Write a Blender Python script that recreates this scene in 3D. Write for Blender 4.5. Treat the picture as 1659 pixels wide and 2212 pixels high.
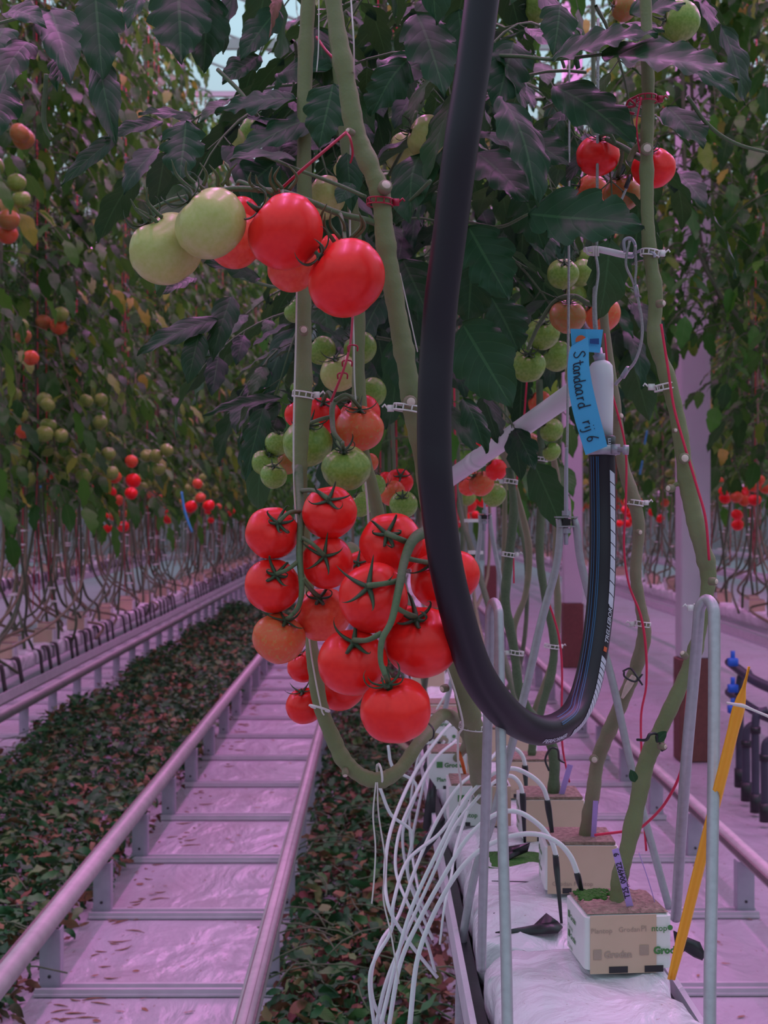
import bpy, math, random
from mathutils import Vector, Matrix
R = math.radians; PI = math.pi
S = bpy.context.scene
COL = S.collection
for o in list(bpy.data.objects): bpy.data.objects.remove(o)

# ------------------------------------------------------------------ camera
F = 3100.0; W_, H_ = 1659, 2212; CX, CY = 829.5, 1106.0; CH = 1.21
YAW = -math.atan(16.5 / F)
cd = bpy.data.cameras.new('camera'); cam = bpy.data.objects.new('camera', cd); COL.objects.link(cam)
cd.sensor_fit = 'HORIZONTAL'; cd.sensor_width = 36; cd.lens = 36 * F / W_
cam.location = (0, 0, CH); cam.rotation_euler = (R(90), 0, YAW)
cd.clip_start = .05; cd.clip_end = 200
cd.dof.use_dof = True; cd.dof.focus_distance = 1.6; cd.dof.aperture_fstop = 20
S.camera = cam
RT = Vector((math.cos(YAW), math.sin(YAW), 0)); FW = Vector((-math.sin(YAW), math.cos(YAW), 0)); UP = Vector((0, 0, 1))
def P(px, py, D):
    "the point seen at that place of the photograph, D metres ahead"
    return Vector((0, 0, CH)) + FW * D + RT * ((px - CX) / F * D) - UP * ((py - CY) / F * D)
def PX(n, D): return n / F * D
# ------------------------------------------------------------------ world, lamps, exposure
S.view_settings.view_transform = 'Standard'; S.view_settings.look = 'None'
S.view_settings.gamma = 1; S.view_settings.exposure = -0.08; S.view_settings.use_curve_mapping = False
wd = bpy.data.worlds.new('world'); S.world = wd; wd.use_nodes = True
nt = wd.node_tree; nt.nodes.clear()
tc = nt.nodes.new('ShaderNodeTexCoord'); sp = nt.nodes.new('ShaderNodeSeparateXYZ'); rp = nt.nodes.new('ShaderNodeValToRGB')
bg = nt.nodes.new('ShaderNodeBackground'); wo = nt.nodes.new('ShaderNodeOutputWorld')
nt.links.new(tc.outputs['Generated'], sp.inputs[0]); nt.links.new(sp.outputs['Z'], rp.inputs[0])
nt.links.new(rp.outputs[0], bg.inputs[0]); nt.links.new(bg.outputs[0], wo.inputs[0])
e = rp.color_ramp.elements
e[0].position = 0.0; e[0].color = (.15, .13, .12, 1); e[1].position = 1; e[1].color = (.66, .82, .98, 1)
k = e.new(.12); k.color = (.30, .27, .28, 1); k = e.new(.32); k.color = (.52, .74, .86, 1)
bg.inputs[1].default_value = 1.05
def lamp(name, loc, sx, sy, col, power, rot=(0, 0, 0)):
    l = bpy.data.lights.new(name, 'AREA'); l.shape = 'RECTANGLE'; l.size = sx; l.size_y = sy; l.color = col; l.energy = power
    o = bpy.data.objects.new(name, l); COL.objects.link(o); o.location = loc; o.rotation_euler = rot
    return o
PINK = (1.0, .24, .82)
LAMPS = [(x, y) for x in (-.6, 1.0, -2.6, 3.0, -4.6, 5.0) for y in (4.6, 7.2, 10, 13.5, 17.5, 22)]
for (x, y) in LAMPS: lamp('grow_light', (x, y, 5.5), .12, 1.5, PINK, 58)
for x in (-.6, 1.0): lamp('grow_light', (x, 1.8, 5.5), .12, 1.5, PINK, 40)

# ------------------------------------------------------------------ node materials
M = {}
class NT:
    def __init__(s, name):
        s.m = bpy.data.materials.new(name); s.m.use_nodes = True; s.t = s.m.node_tree; s.t.nodes.clear()
        s.out = s.n('ShaderNodeOutputMaterial'); s.b = s.n('ShaderNodeBsdfPrincipled'); s.l(s.b.outputs[0], s.out.inputs[0]); M[name] = s.m
    def n(s, t, **k):
        a = s.t.nodes.new(t)
        for q, v in k.items(): setattr(a, q, v)
        return a
    def l(s, a, b): s.t.links.new(a, b)
    def noise(s, scale, detail=3, obj=True, dist=0, vec=None):
        a = s.n('ShaderNodeTexNoise'); a.inputs['Scale'].default_value = scale; a.inputs['Detail'].default_value = detail
        a.inputs['Distortion'].default_value = dist
        if vec is not None: s.l(vec, a.inputs['Vector'])
        elif obj:
            c = s.n('ShaderNodeTexCoord'); s.l(c.outputs['Object'], a.inputs['Vector'])
        return a.outputs['Fac']
    def ramp(s, fac, stops, const=False):
        r = s.n('ShaderNodeValToRGB'); s.l(fac, r.inputs[0]); el = r.color_ramp.elements
        if const: r.color_ramp.interpolation = 'CONSTANT'
        el[0].position = stops[0][0]; el[0].color = (*stops[0][1], 1); el[1].position = stops[-1][0]; el[1].color = (*stops[-1][1], 1)
        for p, c in stops[1:-1]: q = el.new(p); q.color = (*c, 1)
        return r.outputs[0]
    def math(s, op, a, b=None, c=None):
        m = s.n('ShaderNodeMath', operation=op)
        for i, v in enumerate((a, b, c)):
            if v is None: continue
            if isinstance(v, (int, float)): m.inputs[i].default_value = v
            else: s.l(v, m.inputs[i])
        return m.outputs[0]
    def mix(s, f, a, b, mode='MIX'):
        m = s.n('ShaderNodeMix', data_type='RGBA', blend_type=mode)
        for i, v in ((0, f), (6, a), (7, b)):
            if isinstance(v, (int, float)): m.inputs[i].default_value = v
            elif isinstance(v, tuple): m.inputs[i].default_value = (*v, 1)
            else: s.l(v, m.inputs[i])
        return m.outputs[2]
    def base(s, c):
        if isinstance(c, tuple): s.b.inputs['Base Color'].default_value = (*c, 1)
        else: s.l(c, s.b.inputs['Base Color'])
    def set(s, rough=.5, metal=0, spec=.5, coat=0):
        s.b.inputs['Roughness'].default_value = rough; s.b.inputs['Metallic'].default_value = metal
        s.b.inputs['Specular IOR Level'].default_value = spec; s.b.inputs['Coat Weight'].default_value = coat
    def bump(s, h, strength=.3, dist=.01):
        b = s.n('ShaderNodeBump'); b.inputs['Strength'].default_value = strength; b.inputs['Distance'].default_value = dist
        s.l(h, b.inputs['Height']); s.l(b.outputs[0], s.b.inputs['Normal'])
def simple(name, a, b, rough=.5, metal=0, scale=40, bs=.15, bd=.002, spec=.5, coat=0):
    t = NT(name); f = t.noise(scale, 4); t.base(t.mix(f, a, b)); t.set(rough, metal, spec, coat); t.bump(f, bs, bd); return t

def leafmat(name, cols, vein, rough=.42, island=True, trans=.22):
    t = NT(name)
    uv = t.n('ShaderNodeUVMap'); sx = t.n('ShaderNodeSeparateXYZ'); t.l(uv.outputs[0], sx.inputs[0])
    u = sx.outputs[0]; v = t.math('SUBTRACT', t.math('MULTIPLY', sx.outputs[1], 2), 1); a = t.math('ABSOLUTE', v)
    f = t.math('FRACT', t.math('SUBTRACT', t.math('MULTIPLY', u, 8), t.math('MULTIPLY', a, 1.7)))
    d = t.math('ABSOLUTE', t.math('SUBTRACT', f, .5))                         # .5 at a side vein
    side = t.math('SMOOTH_MAX', t.math('MULTIPLY', t.math('SUBTRACT', d, .465), 26), 0, .02)
    mid = t.math('GREATER_THAN', .045, a)
    ve = t.math('MINIMUM', t.math('MAXIMUM', side, mid), 1)
    if island:
        g = t.n('ShaderNodeNewGeometry'); r = g.outputs['Random Per Island']
    else: r = t.noise(6, 2)
    c = t.ramp(r, cols)
    n = t.noise(60, 3)
    c = t.mix(t.math('MULTIPLY', n, .25), c, (.01, .03, .015))
    t.base(t.mix(t.math('MULTIPLY', ve, .45), c, vein)); t.set(rough, 0, .28)
    n2 = t.noise(90, 2)
    h = t.math('ADD', t.math('SUBTRACT', 1, t.math('POWER', t.math('MULTIPLY', d, 2), 3)), t.math('MULTIPLY', n2, .8))
    h = t.math('SUBTRACT', h, t.math('MULTIPLY', mid, .8))
    t.bump(h, .30, .0010)
    tr = t.n('ShaderNodeBsdfTranslucent'); t.l(t.mix(.5, c, (.10, .30, .03)), tr.inputs[0])
    ms = t.n('ShaderNodeMixShader'); ms.inputs[0].default_value = trans
    t.l(t.b.outputs[0], ms.inputs[1]); t.l(tr.outputs[0], ms.inputs[2]); t.l(ms.outputs[0], t.out.inputs[0])
    return t
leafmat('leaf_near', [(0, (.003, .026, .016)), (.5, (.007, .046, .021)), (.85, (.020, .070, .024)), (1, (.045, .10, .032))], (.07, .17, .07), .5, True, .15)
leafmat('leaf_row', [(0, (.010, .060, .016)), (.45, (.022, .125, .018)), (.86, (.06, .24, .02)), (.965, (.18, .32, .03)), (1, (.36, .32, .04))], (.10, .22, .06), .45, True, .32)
leafmat('litter_green', [(0, (.014, .07, .026)), (.5, (.04, .17, .055)), (.76, (.12, .24, .07)), (.82, (.26, .17, .07)), (1, (.20, .08, .05))], (.08, .15, .05), .55, True, .05)
leafmat('litter_brown', [(0, (.09, .02, .02)), (.45, (.16, .05, .04)), (.75, (.24, .12, .07)), (1, (.05, .06, .03))], (.16, .09, .06), .6, True, .05)
def tommat(name, stops, rough=.32, n=3):
    t = NT(name); f = t.noise(7, 2); c = t.ramp(f, stops)
    sp = t.noise(900, 1); t.base(t.mix(t.math('MULTIPLY', t.math('GREATER_THAN', sp, .66), .25), c, (.9, .45, .2)))
    t.set(rough, 0, .28, .06); t.bump(t.noise(350, 2), .03, .001)
    t.b.inputs['Coat Roughness'].default_value = .12
    t.b.inputs['Subsurface Weight'].default_value = .04; t.b.inputs['Subsurface Radius'].default_value = (.012, .004, .002); t.b.inputs['Subsurface Scale'].default_value = .6
tommat('tomato_red', [(.3, (.80, .010, .012)), (.7, (.86, .018, .016))])
tommat('tomato_light_red', [(.3, (.75, .05, .03)), (.7, (.80, .09, .045))])
tommat('tomato_orange', [(.3, (.62, .13, .04)), (.5, (.68, .09, .035)), (.7, (.55, .20, .06))])
tommat('tomato_green', [(.3, (.15, .28, .04)), (.7, (.25, .37, .08))])
tommat('tomato_pale', [(.3, (.40, .42, .12)), (.7, (.46, .46, .17))])
tommat('tomato_brown', [(.3, (.30, .20, .05)), (.5, (.40, .13, .04)), (.7, (.26, .24, .06))])
simple('calyx_green', (.020, .048, .024), (.06, .10, .045), .7, scale=300)
simple('stalk_green', (.055, .10, .045), (.11, .16, .07), .65, scale=220, bs=.3)
def stemmat(name, a, b, c):
    t = NT(name); f = t.noise(9, 4, dist=1.5); g = t.noise(300, 2)
    t.base(t.mix(t.math('MULTIPLY', g, .5), t.ramp(f, [(.3, a), (.55, b), (.75, c)]), (.16, .18, .12))); t.set(.62, 0, .35); t.bump(g, .35, .0012)
stemmat('stem_green', (.15, .18, .065), (.19, .21, .085), (.22, .22, .12))
stemmat('stem_dark', (.05, .09, .04), (.07, .11, .05), (.11, .14, .07))
stemmat('stem_woody', (.15, .17, .08), (.24, .19, .12), (.20, .20, .09))
simple('scar', (.55, .42, .36), (.72, .60, .52), .8, scale=250)
t = NT('hose'); f = t.noise(400, 3); t.base((.012, .008, .015)); t.set(.42, 0, .38)
t.bump(t.math('ADD', t.math('MULTIPLY', f, .3), t.math('MULTIPLY', t.noise(35, 3), .7)), .10, .002)
simple('print_white', (.62, .64, .72), (.45, .47, .55), .5); simple('stripe_blue', (.015, .085, .19), (.018, .10, .22), .5)
simple('black_plastic', (.012, .012, .014), (.02, .02, .024), .35, scale=60); simple('black_rubber', (.02, .02, .02), (.05, .045, .045), .6)
simple('steel', (.30, .30, .32), (.44, .44, .47), .42, .45, 120, .1); simple('zinc', (.30, .30, .36), (.42, .42, .48), .38, .2, 30, .2)
simple('cable_steel', (.28, .27, .28), (.5, .5, .5), .5, .6, 500, .6)
simple('white_paint', (.62, .60, .62), (.74, .72, .74), .45, 0, 6); simple('column_paint', (.46, .45, .50), (.58, .56, .60), .5, 0, 5)
simple('rust', (.10, .04, .035), (.20, .08, .06), .8, 0, 40)
simple('tube_white', (.75, .78, .78), (.66, .70, .70), .4, 0, 30); simple('string_white', (.55, .50, .48), (.7, .66, .62), .8, 0, 900)
simple('string_red', (.70, .02, .08), (.55, .015, .06), .6, 0, 500); simple('clip_red', (.45, .012, .04), (.33, .01, .035), .45, 0, 90)
simple('clip_white', (.62, .60, .58), (.78, .76, .74), .4, 0, 90); simple('string_orange', (.8, .16, .03), (.6, .12, .03), .6)
simple('stake_yellow', (.90, .42, .015), (.85, .36, .01), .45, 0, 90)
simple('tag_blue', (.055, .36, .66), (.065, .40, .72), .55, 0, 25, .05); simple('ink', (.01, .01, .02), (.012, .012, .03), .5)
simple('tag_purple', (.38, .24, .60), (.42, .28, .64), .5, 0, 25, .05); simple('print_orange', (.65, .12, .03), (.6, .1, .03)); simple('print_navy', (.01, .05, .22), (.01, .06, .24))
simple('tan_paper', (.52, .36, .26), (.62, .45, .34), .8, 0, 18, .12); simple('wrapper', (.66, .68, .66), (.76, .77, .76), .4, 0, 12, .3, .004)
simple('print_green', (.05, .18, .05), (.07, .24, .07), .6); simple('print_grey', (.40, .30, .24), (.36, .26, .21), .8)
simple('soil', (.05, .03, .022), (.52, .36, .29), .95, 0, 150, 1, .006); simple('moss', (.012, .08, .008), (.07, .24, .03), .95, 0, 260, 1, .006)
simple('valve_blue', (.01, .10, .50), (.015, .12, .6), .4); simple('pipe_dark', (.03, .03, .05), (.06, .06, .09), .45, 0, 20)
t = NT('slab_film'); f = t.noise(14, 5, dist=1.2); g = t.noise(3, 3, dist=2)
t.base(t.mix(t.math('MULTIPLY', t.math('GREATER_THAN', t.noise(150, 3), .70), .5), (.66, .67, .70), (.33, .24, .18))); t.set(.25, 0, .55)
t.bump(t.math('ADD', f, g), .6, .020)
t = NT('floor_film')
tcn = t.n('ShaderNodeTexCoord'); mp = t.n('ShaderNodeMapping'); mp.inputs['Scale'].default_value = (1.0, .45, 1); t.l(tcn.outputs['Object'], mp.inputs[0])
f = t.noise(5, 6, dist=2.0, vec=mp.outputs[0]); g = t.noise(38, 4, vec=mp.outputs[0]); dirt = t.noise(2.2, 6)
c = t.mix(t.math('MULTIPLY', t.math('GREATER_THAN', g, .67), .5), (.41, .40, .44), (.22, .13, .10))
c = t.mix(t.ramp(dirt, [(.5, (0, 0, 0)), (.75, (.45, .45, .45))]), c, (.33, .26, .27))
t.base(c); t.set(.27, 0, .6); t.bump(t.math('ADD', f, t.math('MULTIPLY', g, .12)), .5, .035)
t = NT('gutter_film'); f = t.noise(8, 5, dist=1.5); t.base(t.mix(f, (.45, .44, .48), (.62, .60, .64))); t.set(.35); t.bump(f, .4, .012)
simple('endwall', (.20, .17, .20), (.30, .26, .28), .8, 0, 1.5)
t = NT('roof_glass'); t.b.inputs['Transmission Weight'].default_value = 1; t.base((.95, .98, 1)); t.set(.02, 0, .3); t.b.inputs['IOR'].default_value = 1.02
simple('straw', (.30, .16, .09), (.18, .08, .05), .9)

# ------------------------------------------------------------------ object helpers
def tag(o, label=None, cat=None, group=None, kind=None):
    if label: o['label'] = label
    if cat: o['category'] = cat
    if group: o['group'] = group
    if kind: o['kind'] = kind
    return o
def empty(name, loc=(0, 0, 0)):
    o = bpy.data.objects.new(name, None); COL.objects.link(o); o.location = loc; o.empty_display_size = .02
    return o
class MB:
    def __init__(s): s.v = []; s.f = []; s.uv = []; s.mi = []
    def add(s, vs, fs, uvs=None, mi=0):
        b = len(s.v); s.v += [tuple(v) for v in vs]; s.uv += (uvs if uvs else [(0, 0)] * len(vs))
        for f in fs: s.f.append([b + i for i in f]); s.mi.append(mi)
    def build(s, name, mats, parent=None, smooth=True, origin=None):
        m = bpy.data.meshes.new(name)
        og = None
        if parent is not None: og = parent.matrix_world.translation if False else Vector(parent.location)
        elif origin is not None: og = Vector(origin)
        vs = s.v if og is None else [(v[0] - og[0], v[1] - og[1], v[2] - og[2]) for v in s.v]
        m.from_pydata(vs, [], s.f)
        if isinstance(mats, str): mats = [mats]
        for q in mats: m.materials.append(M[q])
        m.polygons.foreach_set('material_index', s.mi); m.polygons.foreach_set('use_smooth', [smooth] * len(s.f))
        ul = m.uv_layers.new(name='UVMap'); flat = []
        for f in s.f:
            for i in f: flat += s.uv[i]
        ul.data.foreach_set('uv', flat); m.update()
        o = bpy.data.objects.new(name, m); COL.objects.link(o)
        if parent is not None: o.parent = parent
        elif origin is not None: o.location = og
        return o
def wloc(o): return Vector(o.location) + (wloc(o.parent) if o.parent else Vector())
def sub(mb, name, mats, part, smooth=True):
    "a sub-part: child of a part whose origin coincides with its thing"
    o = mb.build(name, mats, None, smooth); g = wloc(part)
    for v in o.data.vertices: v.co -= g
    o.parent = part; return o
def cat(pts, n=8):
    "Catmull-Rom through points; items are tuples of floats"
    if len(pts) < 3: 
        return [tuple(pts[0][k] + (pts[1][k] - pts[0][k]) * i / n for k in range(len(pts[0]))) for i in range(n + 1)]
    q = [tuple(2 * a - b for a, b in zip(pts[0], pts[1]))] + list(pts) + [tuple(2 * a - b for a, b in zip(pts[-1], pts[-2]))]
    out = []
    for i in range(1, len(q) - 2):
        p0, p1, p2, p3 = q[i - 1:i + 3]
        for j in range(n):
            t = j / n
            out.append(tuple(.5 * ((2 * b) + (-a + c) * t + (2 * a - 5 * b + 4 * c - d) * t * t + (-a + 3 * b - 3 * c + d) * t ** 3) for a, b, c, d in zip(p0, p1, p2, p3)))
    out.append(tuple(q[-2])); return out
def frames(pts, up0=Vector((0, -1, 0))):
    T = []; n = len(pts)
    for i in range(n):
        d = pts[min(i + 1, n - 1)] - pts[max(i - 1, 0)]
        T.append(d.normalized() if d.length > 1e-9 else Vector((0, 0, 1)))
    u = up0 - T[0] * up0.dot(T[0])
    if u.length < .1: u = Vector((1, 0, 0)) - T[0] * T[0].x
    u.normalize(); fr = []
    for t in T:
        u = u - t * u.dot(t); u.normalize(); fr.append((t, u, t.cross(u)))
    return fr
def tube(mb, pts, rad, seg=10, mi=0, cap=True, up0=Vector((0, -1, 0))):
    pts = [Vector(p) for p in pts]; n = len(pts)
    if not hasattr(rad, '__len__'): rad = [rad] * n
    fr = frames(pts, up0); vs = []; uv = []
    for i, (p, (t, u, w)) in enumerate(zip(pts, fr)):
        for j in range(seg):
            a = 2 * PI * j / seg; vs.append(p + (u * math.cos(a) + w * math.sin(a)) * rad[i]); uv.append((i / n, j / seg))
    fs = [[i * seg + j, i * seg + (j + 1) % seg, (i + 1) * seg + (j + 1) % seg, (i + 1) * seg + j] for i in range(n - 1) for j in range(seg)]
    if cap: fs.append(list(range(seg))[::-1]); fs.append([(n - 1) * seg + j for j in range(seg)])
    mb.add(vs, fs, uv, mi)
def ptube(mb, pl, seg=10, n=8, mi=0):
    "pl: (px, py, D, width_px) -> smooth tube"
    c = cat(pl, n); tube(mb, [P(a, b, d) for a, b, d, w in c], [PX(w, d) / 2 for a, b, d, w in c], seg, mi)
def box(mb, c, s, mi=0, rz=0, bev=0):
    cx, cy, cz = c; hx, hy, hz = s[0] / 2, s[1] / 2, s[2] / 2; vs = []
    if bev <= 0:
        for z in (-hz, hz):
            for x, y in ((-hx, -hy), (hx, -hy), (hx, hy), (-hx, hy)): vs.append((x, y, z))
        fs = [[3, 2, 1, 0], [4, 5, 6, 7], [0, 1, 5, 4], [1, 2, 6, 5], [2, 3, 7, 6], [3, 0, 4, 7]]
    else:
        ring = []
        for (sx, sy, a0) in ((1, 1, 0), (-1, 1, 90), (-1, -1, 180), (1, -1, 270)):
            for k in range(4):
                a = R(a0 + k * 30); ring.append((sx * (hx - bev) + bev * math.cos(a), sy * (hy - bev) + bev * math.sin(a)))
        n = len(ring)
        for z, k in ((-hz, 1 - bev / hx), (-hz + bev * .5, 1), (hz - bev * .5, 1), (hz, 1 - bev / hx)):
            for x, y in ring: vs.append((x * k, y * k, z))
        fs = [list(range(n))[::-1], [3 * n + i for i in range(n)]] + [[r * n + i, r * n + (i + 1) % n, (r + 1) * n + (i + 1) % n, (r + 1) * n + i] for r in range(3) for i in range(n)]
    ca, sa = math.cos(rz), math.sin(rz)
    mb.add([(cx + x * ca - y * sa, cy + x * sa + y * ca, cz + z) for x, y, z in vs], fs, None, mi)
def lathe(mb, p0, p1, prof, seg=20, mi=0):
    "prof: (t along p0->p1, radius)"
    p0, p1 = Vector(p0), Vector(p1)
    tube(mb, [p0 + (p1 - p0) * t for t, r in prof], [r for t, r in prof], seg, mi)
def dup(o):
    r = o.copy(); COL.objects.link(r)
    for ch in list(o.children):
        c = ch.copy(); COL.objects.link(c); c.parent = r
        for g in list(ch.children):
            d = g.copy(); COL.objects.link(d); d.parent = c
    return r

# ------------------------------------------------------------------ text helpers
def text_polys(s, size=1.0, shear=0.0, bold=0):
    cu = bpy.data.curves.new('t', 'FONT'); cu.body = s; cu.size = size; cu.shear = shear; cu.resolution_u = 2; cu.offset = bold
    ob = bpy.data.objects.new('t', cu); COL.objects.link(ob)
    dg = bpy.context.evaluated_depsgraph_get(); me = ob.evaluated_get(dg).to_mesh()
    vs = [(v.co.x, v.co.y) for v in me.vertices]; fs = [list(p.vertices) for p in me.polygons]
    ob.evaluated_get(dg).to_mesh_clear(); bpy.data.objects.remove(ob); bpy.data.curves.remove(cu)
    return vs, fs
def text_on(mb, s, size, fn, shear=0, bold=0, mi=0):
    vs, fs = text_polys(s, size, shear, bold)
    mb.add([fn(x, y) for x, y in vs], fs, None, mi)
    return max(v[0] for v in vs)

# ------------------------------------------------------------------ leaf helpers
def leaflet(mb, base, d, nrm, L, W, rng, n=10, m=2, lobes=3, depth=.3, droop=.5, fold=.35, mi=0, twist=0.0, wave=.05):
    d = Vector(d).normalized(); nrm = Vector(nrm); nrm = (nrm - d * nrm.dot(d)); nrm.normalize(); sd = d.cross(nrm)
    ph = rng.uniform(-.5, .5); vs = []; uv = []; pos = Vector(base); st = L / n; k2 = rng.uniform(-1, 1)
    for i in range(n + 1):
        u = i / n; th = droop * (u ** 1.2); dd = d * math.cos(th) - nrm * math.sin(th); nn = nrm * math.cos(th) + d * math.sin(th)
        if i: pos = pos + dd * st
        tw = twist * u; s2 = sd * math.cos(tw) + nn * math.sin(tw); n2 = nn * math.cos(tw) - sd * math.sin(tw)
        env = 2.62 * u ** .5 * (1 - u) ** 1.0 if 0 < u < 1 else 0
        for j in range(-m, m + 1):
            v = j / m; a = abs(v)
            q = u ** 1.15 * lobes + .1 + (.3 if v > 0 else 0) + ph * .6; fr2 = q % 1.0
            sw = fr2 / .62 if fr2 < .62 else (1 - fr2) / .38
            sw = sw ** 1.3; am = .6 + .4 * math.sin(int(q) * 2.7 + ph * 9 + (2 if v > 0 else 0))
            w = W / 2 * env * (1 - depth * am * (1.15 - .8 * u) * (1 - sw) * (a ** 2))
            if n > 24: w *= 1 - .05 * a * a * (1 - ((q * 3.3) % 1.0))
            x = v * w
            z = fold * abs(x) - .9 * fold * x * x / (W * .5) + W * wave * math.sin(u * lobes * 2 * PI + ph * 6 + v) * a * a + W * .05 * k2 * math.sin(v * 3 + u * 5)
            vs.append(pos + s2 * x + n2 * z - dd * (.0) + dd * (a * a * w * .30)); uv.append((u, v * .5 + .5))
    c = 2 * m + 1
    fs = [[i * c + j, i * c + j + 1, (i + 1) * c + j + 1, (i + 1) * c + j] for i in range(n) for j in range(c - 1)]
    mb.add(vs, fs, uv, mi)
def compound(mb, base, out, rng, L=.34, scale=1.0, droop=1.1, n=8, m=2, mi=0, smi=1, lobes=3, down=0.15, pairs=3):
    "a compound tomato leaf: drooping rachis, paired leaflets, one at the tip"
    out = Vector(out).normalized(); g = Vector((0, 0, -1)); pts = [Vector(base)]; dirs = []; K = 9
    side = out.cross(UP)
    if side.length < .1: side = Vector((1, 0, 0))
    side.normalize(); curl = rng.uniform(-.35, .35)
    for i in range(K):
        t = i / (K - 1); d = (out * math.cos(droop * t) + g * (math.sin(droop * t) + down * t) + side * curl * t).normalized(); dirs.append(d)
        pts.append(pts[-1] + d * L / K)
    tube(mb, pts, [.0022 * scale * (1.25 - .8 * i / K) for i in range(K + 1)], 4, smi, False)
    def nr(d): 
        q = UP - d * UP.dot(d)
        if q.length < .25: q = out * 1.0 - d * out.dot(d)
        return (q + Vector((rng.uniform(-.4, .4), rng.uniform(-.4, .4), rng.uniform(-.1, .3)))).normalized()
    tl = .115 * scale
    leaflet(mb, pts[-1], dirs[-1], nr(dirs[-1]), tl * rng.uniform(.9, 1.25), tl * .56, rng, n, m, lobes, .4, rng.uniform(.2, .8), .3, mi)
    for p in range(pairs):
        k = int(3 + p * (K - 3) / pairs); sc = tl * (.62 + .13 * p) * rng.uniform(.85, 1.1)
        for s in (-1, 1):
            dd = (dirs[k] * .55 + side * s * .85 + g * rng.uniform(0, .5)).normalized()
            st = pts[k] + dd * .02 * scale; tube(mb, [pts[k], st], .001 * scale, 3, smi, False)
            leaflet(mb, st, dd, nr(dd), sc, sc * .46, rng, n, m, lobes, .4, rng.uniform(.2, .9), .3, mi)
            if rng.random() < .5 and k < K:
                dd = (side * s + g * .3).normalized(); leaflet(mb, (pts[k] + pts[k + 1]) / 2, dd, nr(dd), sc * .4, sc * .25, rng, 4, 1, 1, .2, .4, .3, mi)

# ------------------------------------------------------------------ tomatoes
def tomato_mesh(seed, lobes=5, ribs=.02, flat=.86, nu=36, nv=26):
    rng = random.Random(seed); mb = MB(); vs = []; p1, p2 = rng.uniform(0, 6), rng.uniform(0, 6)
    for i in range(nv + 1):
        th = PI * i / nv
        for j in range(nu):
            ph = 2 * PI * j / nu
            r = 1 - .24 * math.exp(-(th / .30) ** 2) - .03 * math.exp(-((PI - th) / .25) ** 2)
            r *= 1 + ribs * math.cos(lobes * ph + p1) * math.sin(th) * (1.4 if th < 1.2 else .7) + .012 * math.cos(2 * ph + p2)
            r *= 1 + .03 * math.sin(th) ** 2 * (1 if th < PI / 2 else .2)
            vs.append((r * math.sin(th) * math.cos(ph), r * math.sin(th) * math.sin(ph), r * math.cos(th) * flat))
    fs = [[i * nu + j, (i + 1) * nu + j, (i + 1) * nu + (j + 1) % nu, i * nu + (j + 1) % nu] for i in range(nv) for j in range(nu)]
    mb.add(vs, fs); o = mb.build('tomato_shape', 'tomato_red'); me = o.data; bpy.data.objects.remove(o); return me
def calyx_mesh(seed, n=5, curl=1.0, res=10, L=.95):
    rng = random.Random(seed); mb = MB()
    for k in range(n):
        a = 2 * PI * (k + rng.uniform(-.2, .2)) / n; o = Vector((math.cos(a), math.sin(a), 0)); sd = Vector((-math.sin(a), math.cos(a), 0))
        pos = Vector((0, 0, .865)); ang = .1; vs = []; l = L * rng.uniform(.8, 1.2); cv = curl * rng.uniform(.5, 1.5); sw = rng.uniform(-.5, .5)
        for i in range(res + 1):
            u = i / res; ang = -.06 + cv * 1.7 * u * u
            d = o * math.cos(ang) + UP * math.sin(ang) + sd * sw * u
            if i: pos = pos + d * (l / res)
            w = .085 * (1 - u) ** .8 * (1 if u > .1 else .8) + .004
            up = (UP * math.cos(ang) - o * math.sin(ang)) * .02
            vs += [pos + sd * w, pos + up * (1.6 if u < .9 else .3), pos - sd * w, pos - up * .4]
        fs = []
        for i in range(res):
            for j in range(4): fs.append([i * 4 + j, i * 4 + (j + 1) % 4, (i + 1) * 4 + (j + 1) % 4, (i + 1) * 4 + j])
        mb.add(vs, fs)
    tube(mb, [(0, 0, .60), (0, 0, .88), (0.01, 0, .94), (.03, .01, 1.02)], [.10, .11, .05, .055], 8)
    o = mb.build('calyx_shape', 'calyx_green'); me = o.data; bpy.data.objects.remove(o); return me
TOM = [tomato_mesh(1, 5, .018, .93), tomato_mesh(2, 6, .024, .91), tomato_mesh(3, 4, .028, .92), tomato_mesh(4, 5, .012, .95)]
TOMG = tomato_mesh(9, 3, .075, .92)
CAL = [calyx_mesh(i, 5 + i % 2, c) for i, c in enumerate((.9, 1.2, .6, 1.5))]
TOMC = {}
def tomdata(shape, mat):
    k = (shape.name, mat)
    if k not in TOMC:
        m = shape.copy(); m.materials.clear(); m.materials.append(M[mat]); TOMC[k] = m
    return TOMC[k]
def tomato(px, py, D, r, cal, mat, label, seed=0, calyx=True, shape=None, group=None):
    "r in photo pixels; cal: where its calyx is seen (px,py), or a direction vector"
    rr = PX(r, D); loc = P(px, py, D)
    if isinstance(cal, tuple):
        dx = (cal[0] - px) / r; dy = -(cal[1] - py) / r; q = dx * dx + dy * dy
        if q > .96: s = math.sqrt(.96 / q); dx *= s; dy *= s; q = .96
        ax = RT * dx + UP * dy - FW * math.sqrt(1 - q)
    else: ax = Vector(cal)
    me = tomdata(shape or TOM[seed % 4], mat)
    o = bpy.data.objects.new('tomato', me); COL.objects.link(o)
    o.rotation_mode = 'QUATERNION'; qq = ax.to_track_quat('Z', 'Y'); o.rotation_quaternion = qq
    o.location = loc; o.scale = (rr, rr, rr)
    tag(o, label, 'tomato', group)
    if calyx:
        c = bpy.data.objects.new('calyx', CAL[seed % 4]); COL.objects.link(c); c.parent = o; c.rotation_euler = (0, 0, seed * 1.3)
    return loc + ax.normalized() * rr * .95

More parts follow.
